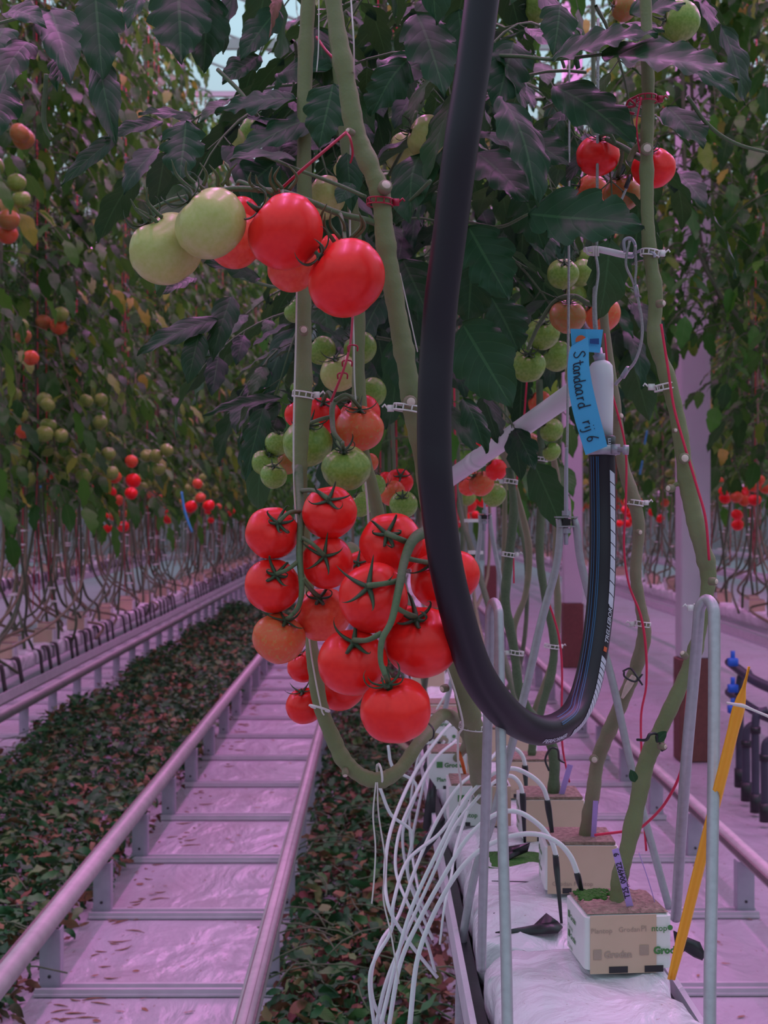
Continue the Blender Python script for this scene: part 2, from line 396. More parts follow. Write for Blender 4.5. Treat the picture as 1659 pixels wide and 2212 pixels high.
# ================================================================== THE SETTING
mb = MB(); n = 40
for (x0, x1, y0, y1) in ((-14, 14, -8, 40),):
    mb.add([(x0, y0, 0), (x1, y0, 0), (x1, y1, 0), (x0, y1, 0)], [[0, 1, 2, 3]])
tag(mb.build('floor', 'floor_film'), kind='structure')
mb = MB(); box(mb, (0, 36, 3.4), (28, .2, 6.8)); tag(mb.build('wall_far', 'endwall', smooth=False), kind='structure')
# greenhouse roof: ridge bars and purlins carrying glass
mb = MB()
for i in range(24):
    y = 2 + i * 1.5
    for x0 in (-12.8, -6.4, 0, 6.4):
        tube(mb, [(x0, y, 6.2), (x0 + 3.2, y, 7.4), (x0 + 6.4, y, 6.2)], .02, 4)
for x in (-12.8, -6.4, 0, 6.4, 12.8): box(mb, (x, 18, 6.15), (.14, 38, .12))
for y in (6, 10.2, 14.4, 18.6, 22.8, 27): box(mb, (0, y, 5.9), (26, .06, .10)); box(mb, (0, y, 5.4), (26, .05, .05))
tag(mb.build('ceiling', 'white_paint', smooth=False), kind='structure')
# columns on rust brown feet
def column(X, D):
    e_ = empty('greenhouse_column', (X, D, 0))
    mb = MB(); box(mb, (X, D, 3.2), (.145, .145, 5.4), bev=.012); mb.build('post', 'column_paint', e_, False)
    mb = MB(); box(mb, (X, D, .25), (.16, .16, .5), bev=.01); mb.build('foot', 'rust', e_, False)
    return e_
tag(column(1.545, 7.0), 'pale painted square greenhouse column on a brown foot, nearest, at right', 'column', 'greenhouse columns')
tag(column(1.53, 11.2), 'pale greenhouse column on a brown foot seen just left of the hose end', 'column', 'greenhouse columns')
tag(column(1.51, 19.0), 'farthest pale greenhouse column beside the crop row on the right', 'column', 'greenhouse columns')
mb = MB()
tube(mb, [Vector((1.60, 6.93, 1.21 - (y - 1106) / 443)) + Vector((dx, -.015, 0)) for dx, y in ((-.02, 1235), (-.012, 1262), (.005, 1290), (.015, 1330), (.02, 1350))], .011, 6)
tag(mb.build('black_hose', 'black_rubber'), 'short black hose bent over on the front of the nearest column', 'hose')

# ---------------------------------------------------------------- pipe rail tracks
CB = [3.617 + .683 * k for k in range(-1, 34)]
def track(xl, xr, label, ridged, posts_in=.0):
    t = empty('pipe_rail_track', ((xl + xr) / 2, 3, 0))
    for i, (x, rd) in enumerate(((xl, False), (xr, ridged))):
        mb = MB(); tube(mb, [(x, .6, .180), (x, 26, .180)], .0255, 16, up0=Vector((1, 0, 0)))
        rl = mb.build('rail', 'steel_rail', t)
        if rd:
            mb = MB()
            for dx in (-.012, .006, .021): tube(mb, [(x + dx, .6, .203 - abs(dx) * .3), (x + dx, 26, .203 - abs(dx) * .3)], .0035, 6)
            sub(mb, 'ridge', 'rail_dark', rl)
        else:
            mb = MB(); box(mb, (x - .024, 13.3, .186), (.008, 25.4, .018)); sub(mb, 'side_lip', 'rail_dark', rl, False)
    for y in CB:
        mb = MB(); xa, xb = xl - .03, xr + .03
        box(mb, ((xa + xb) / 2, y, .006), (xb - xa, .085, .006))
        for dy in (-.03, .012): box(mb, ((xa + xb) / 2, y + dy, .013), (xb - xa, .012, .014))
        mb.build('crossbar', 'crossbar_steel', t, False)
        for x in (xl, xr):
            mb = MB(); s = 1 if x == xl else -1; w = .05; f_ = .006
            box(mb, (x + s * .004, y - .012, .088), (w, .004, .150)); box(mb, (x + s * (.004 + w / 2), y + .008, .088), (.004, .04, .150))
            p = mb.build('support_post', 'zinc', t, False)
            if y < 9:
                mb = MB(); 
                for z in (.045,): lathe(mb, (x + s * .004, y - .0135, z), (x + s * .004, y - .0165, z), [(0, .0045), (1, .0045)], 8)
                sub(mb, 'bolt_hole', 'black_plastic', p)
    return tag(t, label, 'pipe rail', 'pipe rails on the floor')
simple('crossbar_steel', (.42, .41, .45), (.56, .54, .58), .34, .1, 30, .2); simple('steel_rail', (.30, .27, .28), (.48, .43, .44), .45, .2, 22, .2); simple('rail_dark', (.10, .07, .08), (.26, .19, .20), .6, .3, 40, .3)
track(-.824, -.264, 'pair of steel pipe rails with crossbars running up the left aisle', True)
track(.55, 1.11, 'pair of steel pipe rails on posts in the aisle right of the slabs', False)
track(-2.44, -1.885, 'pair of steel pipe rails beside the left growing gutter', False)

# ---------------------------------------------------------------- heating pipes along the rows
mb = MB(); tube(mb, [(-2.45, 5, 1.415), (-2.45, 30, 1.415)], .026, 12); tag(mb.build('heating_pipe', 'white_paint'), 'pale horizontal heating pipe crossing behind the left crop row', 'pipe')
mb = MB(); tube(mb, [(2.75, 5, 1.39), (2.75, 30, 1.39)], .026, 12); tag(mb.build('heating_pipe', 'white_paint'), 'pale horizontal heating pipe behind the right crop row', 'pipe')
mb = MB(); a, b = P(1262, 830, 1.96), P(930, 1063, 2.6); tube(mb, [a, b], [.0145, .0145], 20); mb2 = MB()
pr = empty('brace_pipe', tuple(a)); mb.build('tube', 'white_paint', pr)
c = a + (b - a) * .62; lathe(mb2, c, c + (b - a) * .05, [(0, .0158), (1, .0158)], 20); mb2.build('sleeve', 'white_paint', pr)
tag(pr, 'pale slanting brace pipe passing behind the big black hose', 'pipe')

# ---------------------------------------------------------------- growing gutters and slabs
def gutter(x, z, w, y0, y1, label):
    mb = MB(); prof = [(-w / 2 - .012, z + .04), (-w / 2 - .012, z), (-w / 2 + .03, z - .03), (w / 2 - .03, z - .03), (w / 2 + .012, z), (w / 2 + .012, z + .04), (w / 2 + .005, z + .04), (w / 2 + .005, z + .006), (w / 2 - .034, z - .022), (-w / 2 + .034, z - .022), (-w / 2 - .005, z + .006), (-w / 2 - .005, z + .04)]
    n = len(prof); vs = [(x + a, y, b) for y in (y0, y1) for a, b in prof]
    fs = [[i, (i + 1) % n, n + (i + 1) % n, n + i] for i in range(n)]; mb.add(vs, fs)
    return tag(mb.build('growing_gutter', 'gutter_film', smooth=False), label, 'gutter')
def slab_mesh(L, w, h, seed, mat='slab_film', rough=.0052, nx=14, ny=40):
    rng = random.Random(seed); mb = MB(); ph = [rng.uniform(0, 6) for _ in range(6)]; vs = []
    def prof(t):      # around the section, 0..1
        a = t * 2 * PI; c, s = math.cos(a), math.sin(a); q = 5
        return (abs(c) ** (2 / q)) * (1 if c > 0 else -1) * w / 2, (abs(s) ** (2 / q)) * (1 if s > 0 else -1) * h / 2
    seg = 32
    for i in range(ny + 1):
        u = i / ny; y = (u - .5) * L; e_ = min(1, min(u, 1 - u) * L / .03) ** .4 if 0 < u < 1 else .55
        for j in range(seg):
            x, z = prof(j / seg); wv = rough * (math.sin(y * 31 + ph[0] + x * 20) + math.sin(y * 67 + ph[1] - x * 45) * .6 + math.sin(x * 90 + ph[2] + y * 12) * .5)
            vs.append((x * e_ + (wv * .6 if abs(x) > w * .45 else 0), y, z * (e_ if z > 0 else 1) + (wv if z > 0 else 0)))
    fs = [[i * seg + j, (i + 1) * seg + j, (i + 1) * seg + (j + 1) % seg, i * seg + (j + 1) % seg] for i in range(ny) for j in range(seg)]
    fs.append(list(range(seg))); fs.append([ny * seg + j for j in range(seg)][::-1])
    mb.add(vs, fs); o = mb.build('growing_slab', mat); me = o.data; bpy.data.objects.remove(o); return me
lin = None
g0 = gutter(.226, .625, .228, .9, 26, 'white growing gutter under the slabs of the nearest row')
mb = MB()
for x_ in (.112, .340): box(mb, (x_, 13.4, .632), (.022, 24.9, .03))
mb.build('gap_shade', 'black_plastic', g0, False)  # black strips added for the shade in the gaps between gutter and slabs
gutter(-1.67, .43, .27, 4, 27, 'white growing gutter carrying the left row of slabs')
gutter(-3.6, .43, .27, 8, 27, 'white growing gutter of the second row at far left')
gutter(2.22, .50, .27, 5, 27, 'pale growing gutter of the row at right edge')
gutter(-5.6, .43, .27, 14, 27, 'white growing gutter of the third row at far left')
gutter(4.1, .50, .27, 9, 27, 'pale growing gutter of the second row at far right')
gutter(6.0, .50, .27, 13, 27, 'pale growing gutter of the third row at far right')
SL = [slab_mesh(.99, .20, .078, i) for i in range(3)]
def slab(x, y, z, i, label, group, straps=0, xs=1):
    o = bpy.data.objects.new('growing_slab', SL[i % 3]); COL.objects.link(o); o.location = (x, y, z - .039)
    tag(o, label, 'growing slab', group)
    return o
s0 = slab(.226, 1.03 + .02, .70, 0, 'nearest white plastic growing slab, bottom right, carrying the front block', 'growing slabs of the nearest row')
s0.location.y = 1.205
slab(.226, 2.21, .70, 1, 'second white plastic growing slab with dark slits, behind the front block', 'growing slabs of the nearest row')
for k in range(2, 20): slab(.226, 1.205 + 1.005 * k, .70, k, 'white plastic growing slab farther back in the nearest row', 'growing slabs farther back in the nearest row')
# black slits cut in the film on the near slabs, with peeled flaps
def flap(pts, D, label, th=.0015, lift=None):
    mb = MB(); v = [P(a, b, d) for a, b, d in pts]; c = sum(v, Vector()) / len(v) + Vector((0, -.002, .004)); nv = len(v)
    vs = v + [c] + [p + Vector((0, .002, -th * 1.5)) for p in v] + [c + Vector((0, .003, -th * 2))]
    fs = [[i, (i + 1) % nv, nv] for i in range(nv)] + [[nv + 1 + (i + 1) % nv, nv + 1 + i, 2 * nv + 1] for i in range(nv)] + [[i, nv + 1 + i, nv + 1 + (i + 1) % nv, (i + 1) % nv] for i in range(nv)]
    mb.add(vs, fs); return tag(mb.build('film_flap', 'black_plastic', origin=c), label, 'plastic flap')
flap([(1070, 2013, 1.765), (1150, 2000, 1.775), (1180, 1972, 1.76), (1205, 1990, 1.77), (1216, 2002, 1.76), (1205, 2014, 1.74), (1150, 2016, 1.745)], 1.76, 'black peeled film flap left of the front block')
flap([(1060, 1852, 2.12), (1100, 1828, 2.10), (1145, 1820, 2.08), (1140, 1838, 2.1), (1110, 1850, 2.08), (1070, 1872, 2.06)], 2.1, 'black peeled film flap beside the second block')
flap([(1455, 2010, 1.66), (1480, 2022, 1.66), (1512, 2035, 1.66), (1524, 2062, 1.66), (1518, 2072, 1.66), (1500, 2065, 1.66), (1480, 2052, 1.66), (1462, 2060, 1.66)], 1.66, 'black film flap curling out right of the front block')
for pts, lab in (([(922, 1635, 3.0), (936, 1640, 3.0), (942, 1665, 3.0), (930, 1680, 3.0), (918, 1672, 3.0), (914, 1655, 3.0)], 'black film flap hanging off the slab side, topmost'),
                 ([(928, 1680, 2.6), (942, 1700, 2.6), (940, 1760, 2.6), (925, 1795, 2.6), (913, 1788, 2.6), (918, 1740, 2.6)], 'long black film flap hanging off the slab side, middle'),
                 ([(888, 1842, 2.3), (955, 1758, 2.3), (962, 1770, 2.3), (952, 1800, 2.3), (915, 1850, 2.3)], 'black pointed film flap sticking out into the aisle')):
    flap(pts, 2.5, lab)
def slit(pts, label):
    mb = MB(); ptube(mb, pts, 5, 4); return tag(mb.build('film_slit', 'black_plastic'), label, 'slit')
slit([(1066, 1973, 1.83, 3), (1110, 1968, 1.84, 4), (1165, 1966, 1.84, 4), (1200, 1963, 1.84, 5)], 'thin black slit in the slab film behind the flap')
slit([(1062, 1940, 1.9, 2), (1090, 1937, 1.9, 2.5), (1108, 1938, 1.9, 2)], 'tiny black slit at left on the slab film')
slit([(1062, 1903, 1.98, 2), (1110, 1904, 1.98, 2.5), (1160, 1906, 1.98, 2.5)], 'narrow black slit in the slab film before the moss')
mb = MB(); box(mb, (*(P(1110, 1865, 2.09)[:2]), .700), (.09, .10, .012), bev=.02); tag(mb.build('moss_patch', ['moss']), 'patch of moss and dirt on the slab film', 'moss')

# ---------------------------------------------------------------- growing blocks of stone wool
def block(x, y, z, rz, label, group=None, near=0, tan_sides=('front',), s=.098, h=.064, name='growing_block', letters=True):
    t = empty(name, (x, y, z)); ca, sa = math.cos(rz), math.sin(rz)
    def T(a, b, c): return (x + a * ca - b * sa, y + a * sa + b * ca, z + c)
    mb = MB(); hs = s / 2
    box(mb, (x, y, z + h / 2), (s, s, h), rz=rz, bev=.007 if near else 0); mb.build('wrapper', 'wrapper', t, False)
    if near > 1:
        rng = random.Random(int(x * 1e4)); N = 16; vs = []; hh = hs - .003
        for i in range(N + 1):
            for j in range(N + 1):
                a, b = -hh + 2 * hh * i / N, -hh + 2 * hh * j / N; ed = min(i, j, N - i, N - j)
                vs.append(T(a, b, h + (0 if ed == 0 else rng.uniform(0, .0035) + .002)))
        mb = MB(); mb.add(vs, [[i * (N + 1) + j, (i + 1) * (N + 1) + j, (i + 1) * (N + 1) + j + 1, i * (N + 1) + j + 1] for i in range(N) for j in range(N)]); so = mb.build('soil_top', 'soil', t)
        mb = MB(); rr = random.Random(3)
        for _ in range(170):
            a, b = rr.triangular(-hh * .97, hh * .1, -hh * .8), rr.triangular(-hh * .2, hh * .95, hh * .7); r_ = rr.uniform(.0018, .0045)
            c0 = Vector(T(a, b, h + .0035)); lathe(mb, c0, c0 + UP * r_ * .7, [(0, r_), (.6, r_ * .75), (1, r_ * .25)], 7)
        mb.build('moss', 'moss', t)
    else:
        mb = MB(); box(mb, T(0, 0, h + .0015), (s * .92, s * .92, .004), rz=rz); mb.build('soil_top', 'soil', t, False)
    w = .82 if near > 1 else 1.0
    mb = MB(); cxx = -hs + s * w / 2 + .0025; box(mb, T(cxx if near > 1 else 0, -hs - .0008, h / 2 - .0008), (s * w - .006, .0012, h), rz=rz); mb.build('paper_panel', 'tan_paper', t, False)
    if near:
        mb = MB()
        for a in ((-.012, .028) if near > 1 else (-.02, .02)): box(mb, T(a, -hs - .0016, .0035), (.021 if near > 1 else .012, .001, .007), rz=rz)
        mb.build('notch', 'black_plastic', t, False)
    if near:
        fr = lambda ox, oz: (lambda a, b: T(ox + a, -hs - .0020, oz + b))
        lf = lambda oy, oz: (lambda a, b: T(-hs - .0008, oy - a, oz + b))
        mb = MB(); mg = MB()
        def logo(m, f, q):
            m.add([f(0, 0), f(q, 0), f(q, q), f(0, q)], [[0, 1, 2, 3]])
        if near > 1:
            text_on(mg, 'Grodan', .0125, fr(.0325, .022), bold=.0003) if False else text_on(mb, 'Groda', .0110, fr(.0235 + .004, .020), bold=.0006)
            text_on(mb, 'ntop', .0095, fr(.0250, .045), bold=.0001)
            lathe(mb, T(.0462, -hs - .0018, .0485), T(.0462, -hs - .0022, .0485), [(0, .003), (1, .003)], 12)
            text_on(mg, 'Grodan', .0100, fr(-.028, .017), bold=.0004); text_on(mg, 'Plantop', .0080, fr(-.043, .044)); text_on(mg, 'Grodan', .0078, fr(-.012, .045)); text_on(mg, 'Pl', .0095, fr(.0130, .045))
            f = fr(-.040, .015); mg.add([f(0, 0), f(.009, 0), f(.009, .011), f(0, .011)], [[0, 1, 2, 3]]); f = fr(.012, .019); mg.add([f(0, 0), f(.010, 0), f(.010, .011), f(0, .011)], [[0, 1, 2, 3]])
            mg.build('faint_print', 'print_grey', t, False)
        elif letters:
            text_on(mg, 'Grodan Plantop', .0085, fr(-.040, .010)); mg.build('faint_print', 'print_grey', t, False)
        for oz in (.040, .018):
            f = lf(.034, oz); logo(mb, f, .008); text_on(mb, 'Grodan', .0085, lf(.022, oz), bold=.0003)
            text_on(mb, 'Plantop', .0075, lf(.034, oz - .012))
        mb.build('green_print', 'print_green', t, False)
    return tag(t, label, 'growing block', group)
ra = .085
block(.2745, 1.632, .702, ra, 'nearest stone wool growing block with tan paper front and green print, bottom right', near=2)
block(.2750, 1.960, .702, -.02, 'growing block with tan paper front just behind the front block', near=1)
block(.2740, 2.262, .702, 0, 'third growing block back on the right side of the slab', near=1)
block(.270, 2.60, .702, .0, 'fourth growing block back, behind the hairpin legs', near=1)
block(.280, 2.98, .702, .0, 'fifth growing block back, under the bottom of the black hose', near=1)
def gblock(px, pyb, w, label, rz=-.9):
    D = F * .508 / (pyb - CY); p = P(px, pyb, D); t = block(p.x, p.y + .04, .702, 0, label, s=.10)
    for c in list(t.children):
        if c.name.startswith('paper_panel'): bpy.data.objects.remove(c)
    mb = MB(); x, y, z, hs = p.x, p.y + .04, .702, .05
    box(mb, (x + .035, y - hs - .0008, z + .032), (.03, .0012, .064)); mb.build('paper_panel', 'tan_paper', t, False)
    mb = MB(); ff = lambda ox, oz: (lambda a, b: (x + ox + a, y - hs - .0016, z + oz + b))
    text_on(mb, 'Grodan', .0115, ff(-.022, .040), bold=.0004); f = ff(-.036, .039); mb.add([f(0, 0), f(.011, 0), f(.011, .011), f(0, .011)], [[0, 1, 2, 3]])
    text_on(mb, 'Plantop', .0105, ff(-.036, .014), bold=.0002); lathe(mb, ff(.012, .017)(0, 0), ff(.012, .017)(0, 0) - Vector((0, .0004, 0)) if False else Vector(ff(.012, .017)(0, 0)) - Vector((0, .0004, 0)), [(0, .004), (1, .004)], 12)
    mb.build('green_print', 'print_green', t, False)
    mb = MB()
    for a in (-.02, .01): box(mb, (x + a, y - hs - .0014, z + .003), (.008, .001, .006))
    mb.build('notch', 'black_plastic', t, False)
gblock(1036, 1781, 150, 'white wrapped growing block with green print left of the hairpin legs')
gblock(985, 1702, 110, 'white wrapped growing block holding an orange stick, behind the poles')
gblock(968, 1606, 80, 'small white wrapped growing block just under the ripe tomatoes')
for k in range(11):
    block(.15 + (k % 2) * .13, 3.35 + .42 * k, .702, 0, 'growing block farther back on the nearest row', 'growing blocks farther back in the nearest row')

# ---------------------------------------------------------------- the left row: slabs with black straps, blocks
def strap_mesh():
    mb = MB(); pts = cat([(.085, 0, .044), (.107, 0, .040), (.116, 0, .018), (.120, .004, -.02), (.126, .010, -.068)], 3); vs = []
    for (x, y, z) in pts:
        for dy in (-.022, .022): vs.append((x, y + dy, z))
    for (x, y, z) in pts:
        for dy in (-.022, .022): vs.append((x + .006, y + dy, z + .004))
    n = len(pts); o = 2 * n; fs = []
    for i in range(n - 1): 
        a, b, c, d = 2 * i, 2 * i + 1, 2 * i + 3, 2 * i + 2
        fs += [[a, b, c, d], [o + a, o + d, o + c, o + b], [a, d, o + d, o + a], [b, o + b, o + c, c]]
    fs += [[0, o, o + 1, 1], [o - 2, o - 1, 2 * o - 1, 2 * o - 2]]
    mb.add(vs, fs); q = mb.build('strap_shape', 'black_rubber'); me = q.data; bpy.data.objects.remove(q); return me
STR = strap_mesh()
def left_row(xc, zt, y0, nslab, lab_s, grp_s, lab_b, grp_b, straps=True):
    rng = random.Random(int(abs(xc) * 100))
    for k in range(nslab):
        y = y0 + 1.005 * k; s = slab(xc + .0, y, zt, k, lab_s, grp_s)
        if straps:
            for dy in (-.40, -.22, .06, .22, .40):
                if rng.random() < .12: continue
                o = bpy.data.objects.new('drain_strap', STR); COL.objects.link(o); o.parent = s; o.location = (0, dy + rng.uniform(-.03, .03), 0); o.rotation_euler = (rng.uniform(-.15, .15), 0, 0)
    for k in range(int(nslab * 2.6)):
        y = y0 - .42 + .385 * k
        o = dup(BLK); o.location = (xc + (-.035 if k % 2 else .035), y, zt); tag(o, lab_b, 'growing block', grp_b)
BLK = block(-1.66, 5.0, .57, 0, 'tan growing block on the white slabs of the left row', 'growing blocks of the left row')
mb = MB(); box(mb, (-1.66 + .0495, 5.0, .57 + .034), (.0014, .03, .04)); mb.build('print_panel', 'print_white', BLK, False)
left_row(-1.67, .57, 5.2, 21, 'white slab with black straps on the gutter of the left row', 'white slabs of the left row', 'tan growing block on the white slabs of the left row', 'growing blocks of the left row')
left_row(-3.6, .57, 9, 15, 'white slab of the second row at far left', 'white slabs of the second row', 'growing block on the second row at far left', 'growing blocks of the second row')
left_row(2.22, .64, 6, 15, 'white slab of the row at right', 'white slabs of the right row', 'growing block on the row at right', 'growing blocks of the right row', False)
# ================================================================== CROP ROWS BEHIND
def plant_template(seed, z0=.63, ztop=5.1, zl=1.42, nleaf=62, lean=.55, n=9, m=1, mat='leaf_row', out=1.0, stem='stem_dark', down=1.1, L=(.34, .50)):
    rng = random.Random(seed); root = empty('tomato_plant', (0, 0, 0))
    ln = lean * rng.uniform(.5, 1.3) * rng.choice((-1, 1)); sx = rng.uniform(-.10, .10)
    pts = cat([(0, 0, z0), (sx * .3, ln * .10, z0 + .12), (sx, ln * .62, z0 + .22 + rng.uniform(0, .2)), (sx * 1.1, ln, z0 + .6), (sx * .9, ln * 1.05, z0 + .95), (sx, ln, 2.4), (sx, ln, ztop)], 7)
    mb = MB(); tube(mb, pts, [.0085 - .004 * i / len(pts) for i in range(len(pts))], 6); mb.build('stem', stem, root)
    mb = MB(); l2 = -ln * .8; p2_ = cat([(.03, .12, z0 - .02), (sx * .5 + .05, l2 * .3, z0 + .10), (sx * -.6, l2 * .8, z0 + .16 + rng.uniform(0, .2)), (sx * -.4, l2 * 1.2, z0 + .5), (sx * .2, l2 * 1.1, z0 + .85), (sx, l2 * 1.1, 2.6)], 6)
    tube(mb, p2_, [.0075 - .003 * i / len(p2_) for i in range(len(p2_))], 5); mb.build('stem', stem, root)
    mb = MB(); l3 = ln * 1.5; p2_ = cat([(-.03, -.12, z0 - .02), (sx * .5 - .05, -l3 * .2, z0 + .05), (.04, l3 * .2, z0 + .12), (-sx, l3 * .9, z0 + .32), (-sx * .5, l3 * 1.1, z0 + .85), (sx, l3, 2.2)], 6)
    tube(mb, p2_, [.009 - .004 * i / len(p2_) for i in range(len(p2_))], 5); mb.build('stem', 'stem_woody', root)
    for q in range(3):
        zc = rng.uniform(.8, 1.35); tt = (zc - z0) / 1.2; mb = MB(); box(mb, (sx, ln * min(1, .3 + tt), zc), (.03, .03, .008)); mb.build('clip', 'clip_white', root, False)
    mb = MB(); x2 = sx + rng.uniform(-.03, .03); tube(mb, [(x2 + .01, ln * .9, z0 - .0 + rng.uniform(.05, .4)), (x2 + .012, ln, 1.6), (x2, ln, ztop)], .0022, 4); mb.build('string', 'string_red', root)
    mb = MB()
    for k in range(nleaf):
        z = zl + (ztop - zl) * ((k + rng.random()) / nleaf) ** 1.0; a = k * 2.4 + rng.uniform(-.4, .4)
        o = Vector((math.cos(a) * out, math.sin(a), rng.uniform(-.1, .5)))
        compound(mb, (sx, ln, z), o, rng, rng.uniform(*L), rng.uniform(.9, 1.3), rng.uniform(.7, 1.5), n, m, lobes=3 if n > 5 else 2)
    mb.build('foliage', [mat, 'stem_dark'], root)
    return root
TPL = [plant_template(i + 10) for i in range(5)]
USED = [False] * 5
def put_plant(x, y, i, rz, lab, grp, dz=0, s=1.0):
    i %= 5
    o = TPL[i] if not USED[i] else dup(TPL[i]); USED[i] = True
    o.location = (x, y, dz); o.rotation_euler = (0, 0, rz); o.scale = (1, 1, s); tag(o, lab, 'tomato plant', grp)
rng = random.Random(5)
k = 0
def row(x, y0, y1, st, lab, grp, jx=.06, dz=0, flip=0):
    global k
    y = y0
    while y < y1:
        put_plant(x + (jx if k % 2 else -jx) + rng.uniform(-.02, .02), y + rng.uniform(-.05, .05), k * 3 + rng.randrange(2), rng.choice((0, PI)) + rng.uniform(-.25, .25), lab, grp, dz + rng.uniform(-.03, .03), rng.uniform(.96, 1.04)); y += st * (1 + (y - y0) * .02); k += 1
row(-1.67, 4.2, 27, .27, 'tall leafy tomato plant in the row on the left', 'tomato plants of the left row', dz=-.1)
row(-3.6, 8.0, 27, .42, 'tomato plant in the second row at far left', 'tomato plants of the second left row', dz=-.1)
row(-5.6, 13, 27, .8, 'tomato plant in the third row at far left', 'tomato plants of the third left row', dz=-.1)
row(.226, 3.2, 27, .42, 'tomato plant farther back in the nearest row', 'tomato plants farther back in the nearest row', .09)
row(2.22, 6.0, 27, .30, 'tomato plant in the row on the right', 'tomato plants of the right row', .07)
row(4.1, 9.5, 27, .6, 'tomato plant in the second row at far right', 'tomato plants of the second right row', .07)
row(.3, 27.6, 27.7, 1, 'far tomato plant closing off the end of the aisle', 'plants at the end of the aisle')
for xx in (-1.2, -.9, -.6, -.3, 0, .6, .9, 1.2, 1.5): row(xx, 27.8 + (xx * 7 % 1) * .5, 28.2 + (xx * 7 % 1) * .5, 1, 'far tomato plant closing off the end of the aisle', 'plants at the end of the aisle', dz=-.55)
row(6.0, 14, 27, .8, 'tomato plant in the third row at far right', 'tomato plants of the third right row', .07)

def leaner(x0, y0, x1, y1, seed, label):
    rng = random.Random(seed); t = empty('tomato_plant', (x0, y0, .64)); mb = MB()
    pts = cat([(x0, y0, .64), (x0 - .05, y0 - .05, 1.1), (x0 * .8 + x1 * .2, y0 * .8 + y1 * .2, 1.6), (x1 + .1, y1, 2.2), (x1, y1, 3.0), (x1, y1, 4.6)], 7); tube(mb, pts, .008, 6); mb.build('stem', 'stem_dark', t); mb = MB()
    for k_ in range(95):
        z = 1.72 + 2.8 * (k_ + rng.random()) / 95; f = min(1, max(0, (z - 1.4) / .8)); compound(mb, (x0 + (x1 - x0) * f, y0 + (y1 - y0) * f, z), (math.cos(k_ * 2.4), math.sin(k_ * 2.4), rng.uniform(-.1, .5)), rng, rng.uniform(.3, .46), rng.uniform(.9, 1.25), rng.uniform(.7, 1.5), 10, 1)
    mb.build('foliage', ['leaf_row', 'stem_dark'], t); tag(t, label, 'tomato plant')
leaner(2.2, 6.7, 1.40, 6.35, 1, 'tomato plant arching over the right aisle in front of the nearest column')
leaner(2.2, 6.1, 1.72, 5.7, 2, 'tomato plant leaning into the right aisle at the right edge of the photo')
leaner(2.2, 6.3, 1.26, 5.9, 7, 'tomato plant arching farthest into the right aisle, left of the knotty stem')
leaner(2.2, 9.0, 1.30, 8.6, 3, 'tomato plant arching over the right aisle behind the nearest column')

# fruit on the crop rows: a bunch is a few tomatoes round a drooping point
FAR = {}; FARM = ['tomato_red', 'tomato_light_red', 'tomato_orange', 'tomato_green', 'tomato_pale', 'tomato_brown']
def bunch(x, y, z, cols, r, row_name, rng, nn=(3, 7), cal=False):
    n = rng.randint(*nn); pl = []
    for i in range(n):
        for _ in range(20):
            p = Vector((x + rng.uniform(-.07, .07), y + rng.uniform(-.06, .06), z - rng.uniform(0, .19)))
            if all((p - q).length > r * 1.75 for q in pl): break
        else: continue
        pl.append(p)
    pl.sort(key=lambda q: -q.z)
    for i, p in enumerate(pl):
        c = cols[min(len(cols) - 1, int(i * len(cols) / max(1, n)))]
        if y > 12.5:
            FAR.setdefault(row_name, MB()); q = r * rng.uniform(.85, 1.1); mi = FARM.index(c)
            lathe(FAR[row_name], p + Vector((0, 0, -q * .86)), p + Vector((0, 0, q * .80)), [(0, q * .25), (.08, q * .6), (.25, q * .9), (.5, q), (.75, q * .9), (.93, q * .55), (1, q * .2)], 10, mi); continue
        o = bpy.data.objects.new('tomato', tomdata(TOM[i % 4], c)); COL.objects.link(o); o.location = p; q = r * rng.uniform(.85, 1.1); o.scale = (q, q, q)
        o.rotation_euler = (rng.uniform(-.6, .9), rng.uniform(-.6, .6), rng.uniform(0, 6))
        nm = {'tomato_red': 'red', 'tomato_light_red': 'light red', 'tomato_orange': 'orange', 'tomato_green': 'green', 'tomato_pale': 'pale green', 'tomato_brown': 'half ripe'}[c]
        tag(o, '%s tomato hanging on %s' % (nm, row_name), 'tomato', '%s tomatoes on %s' % (nm, row_name))
        if cal:
            cc = bpy.data.objects.new('calyx', CAL[i % 4]); COL.objects.link(cc); cc.parent = o
rng = random.Random(77)
GR = ['tomato_green', 'tomato_green']; MX = ['tomato_green', 'tomato_brown', 'tomato_orange']; RD = ['tomato_orange', 'tomato_red', 'tomato_red']
for y in [5.3 + .34 * i for i in range(36)]:
    c = rng.choice((GR, GR, GR, GR, GR, GR, MX, RD)); z = 1.50 if c is GR else 1.40 if c is MX else 1.32
    bunch(-1.50 + rng.uniform(-.14, .06), y + rng.uniform(-.15, .15), z + rng.uniform(-.05, .14), c, .034, 'the left crop row', rng, (3, 6))
for (px, py, D, c) in ((20, 850, 6.2, GR), (100, 890, 6.3, GR), (20, 920, 6.1, MX), (190, 880, 6.8, GR), (160, 985, 6.6, GR), (265, 1020, 7.2, RD), (340, 975, 7.6, GR), (430, 1070, 9, RD), (10, 325, 4.9, ['tomato_brown', 'tomato_green']), (10, 450, 4.9, MX), (60, 730, 6, MX), (110, 715, 6.5, MX), (215, 1005, 7, GR)):
    p = P(px, py, D); bunch(p.x, p.y, p.z + .08, c, .037, 'the left crop row', rng, (3, 5))
for y in [6.8 + .36 * i for i in range(26)]:
    c = rng.choice((GR, MX, RD, RD, RD)); z = 1.52 if c is GR else 1.42 if c is MX else 1.34
    bunch(2.07 + rng.uniform(-.1, .12), y + rng.uniform(-.15, .15), z + rng.uniform(-.05, .10), c, .035, 'the right crop row', rng, (3, 6))
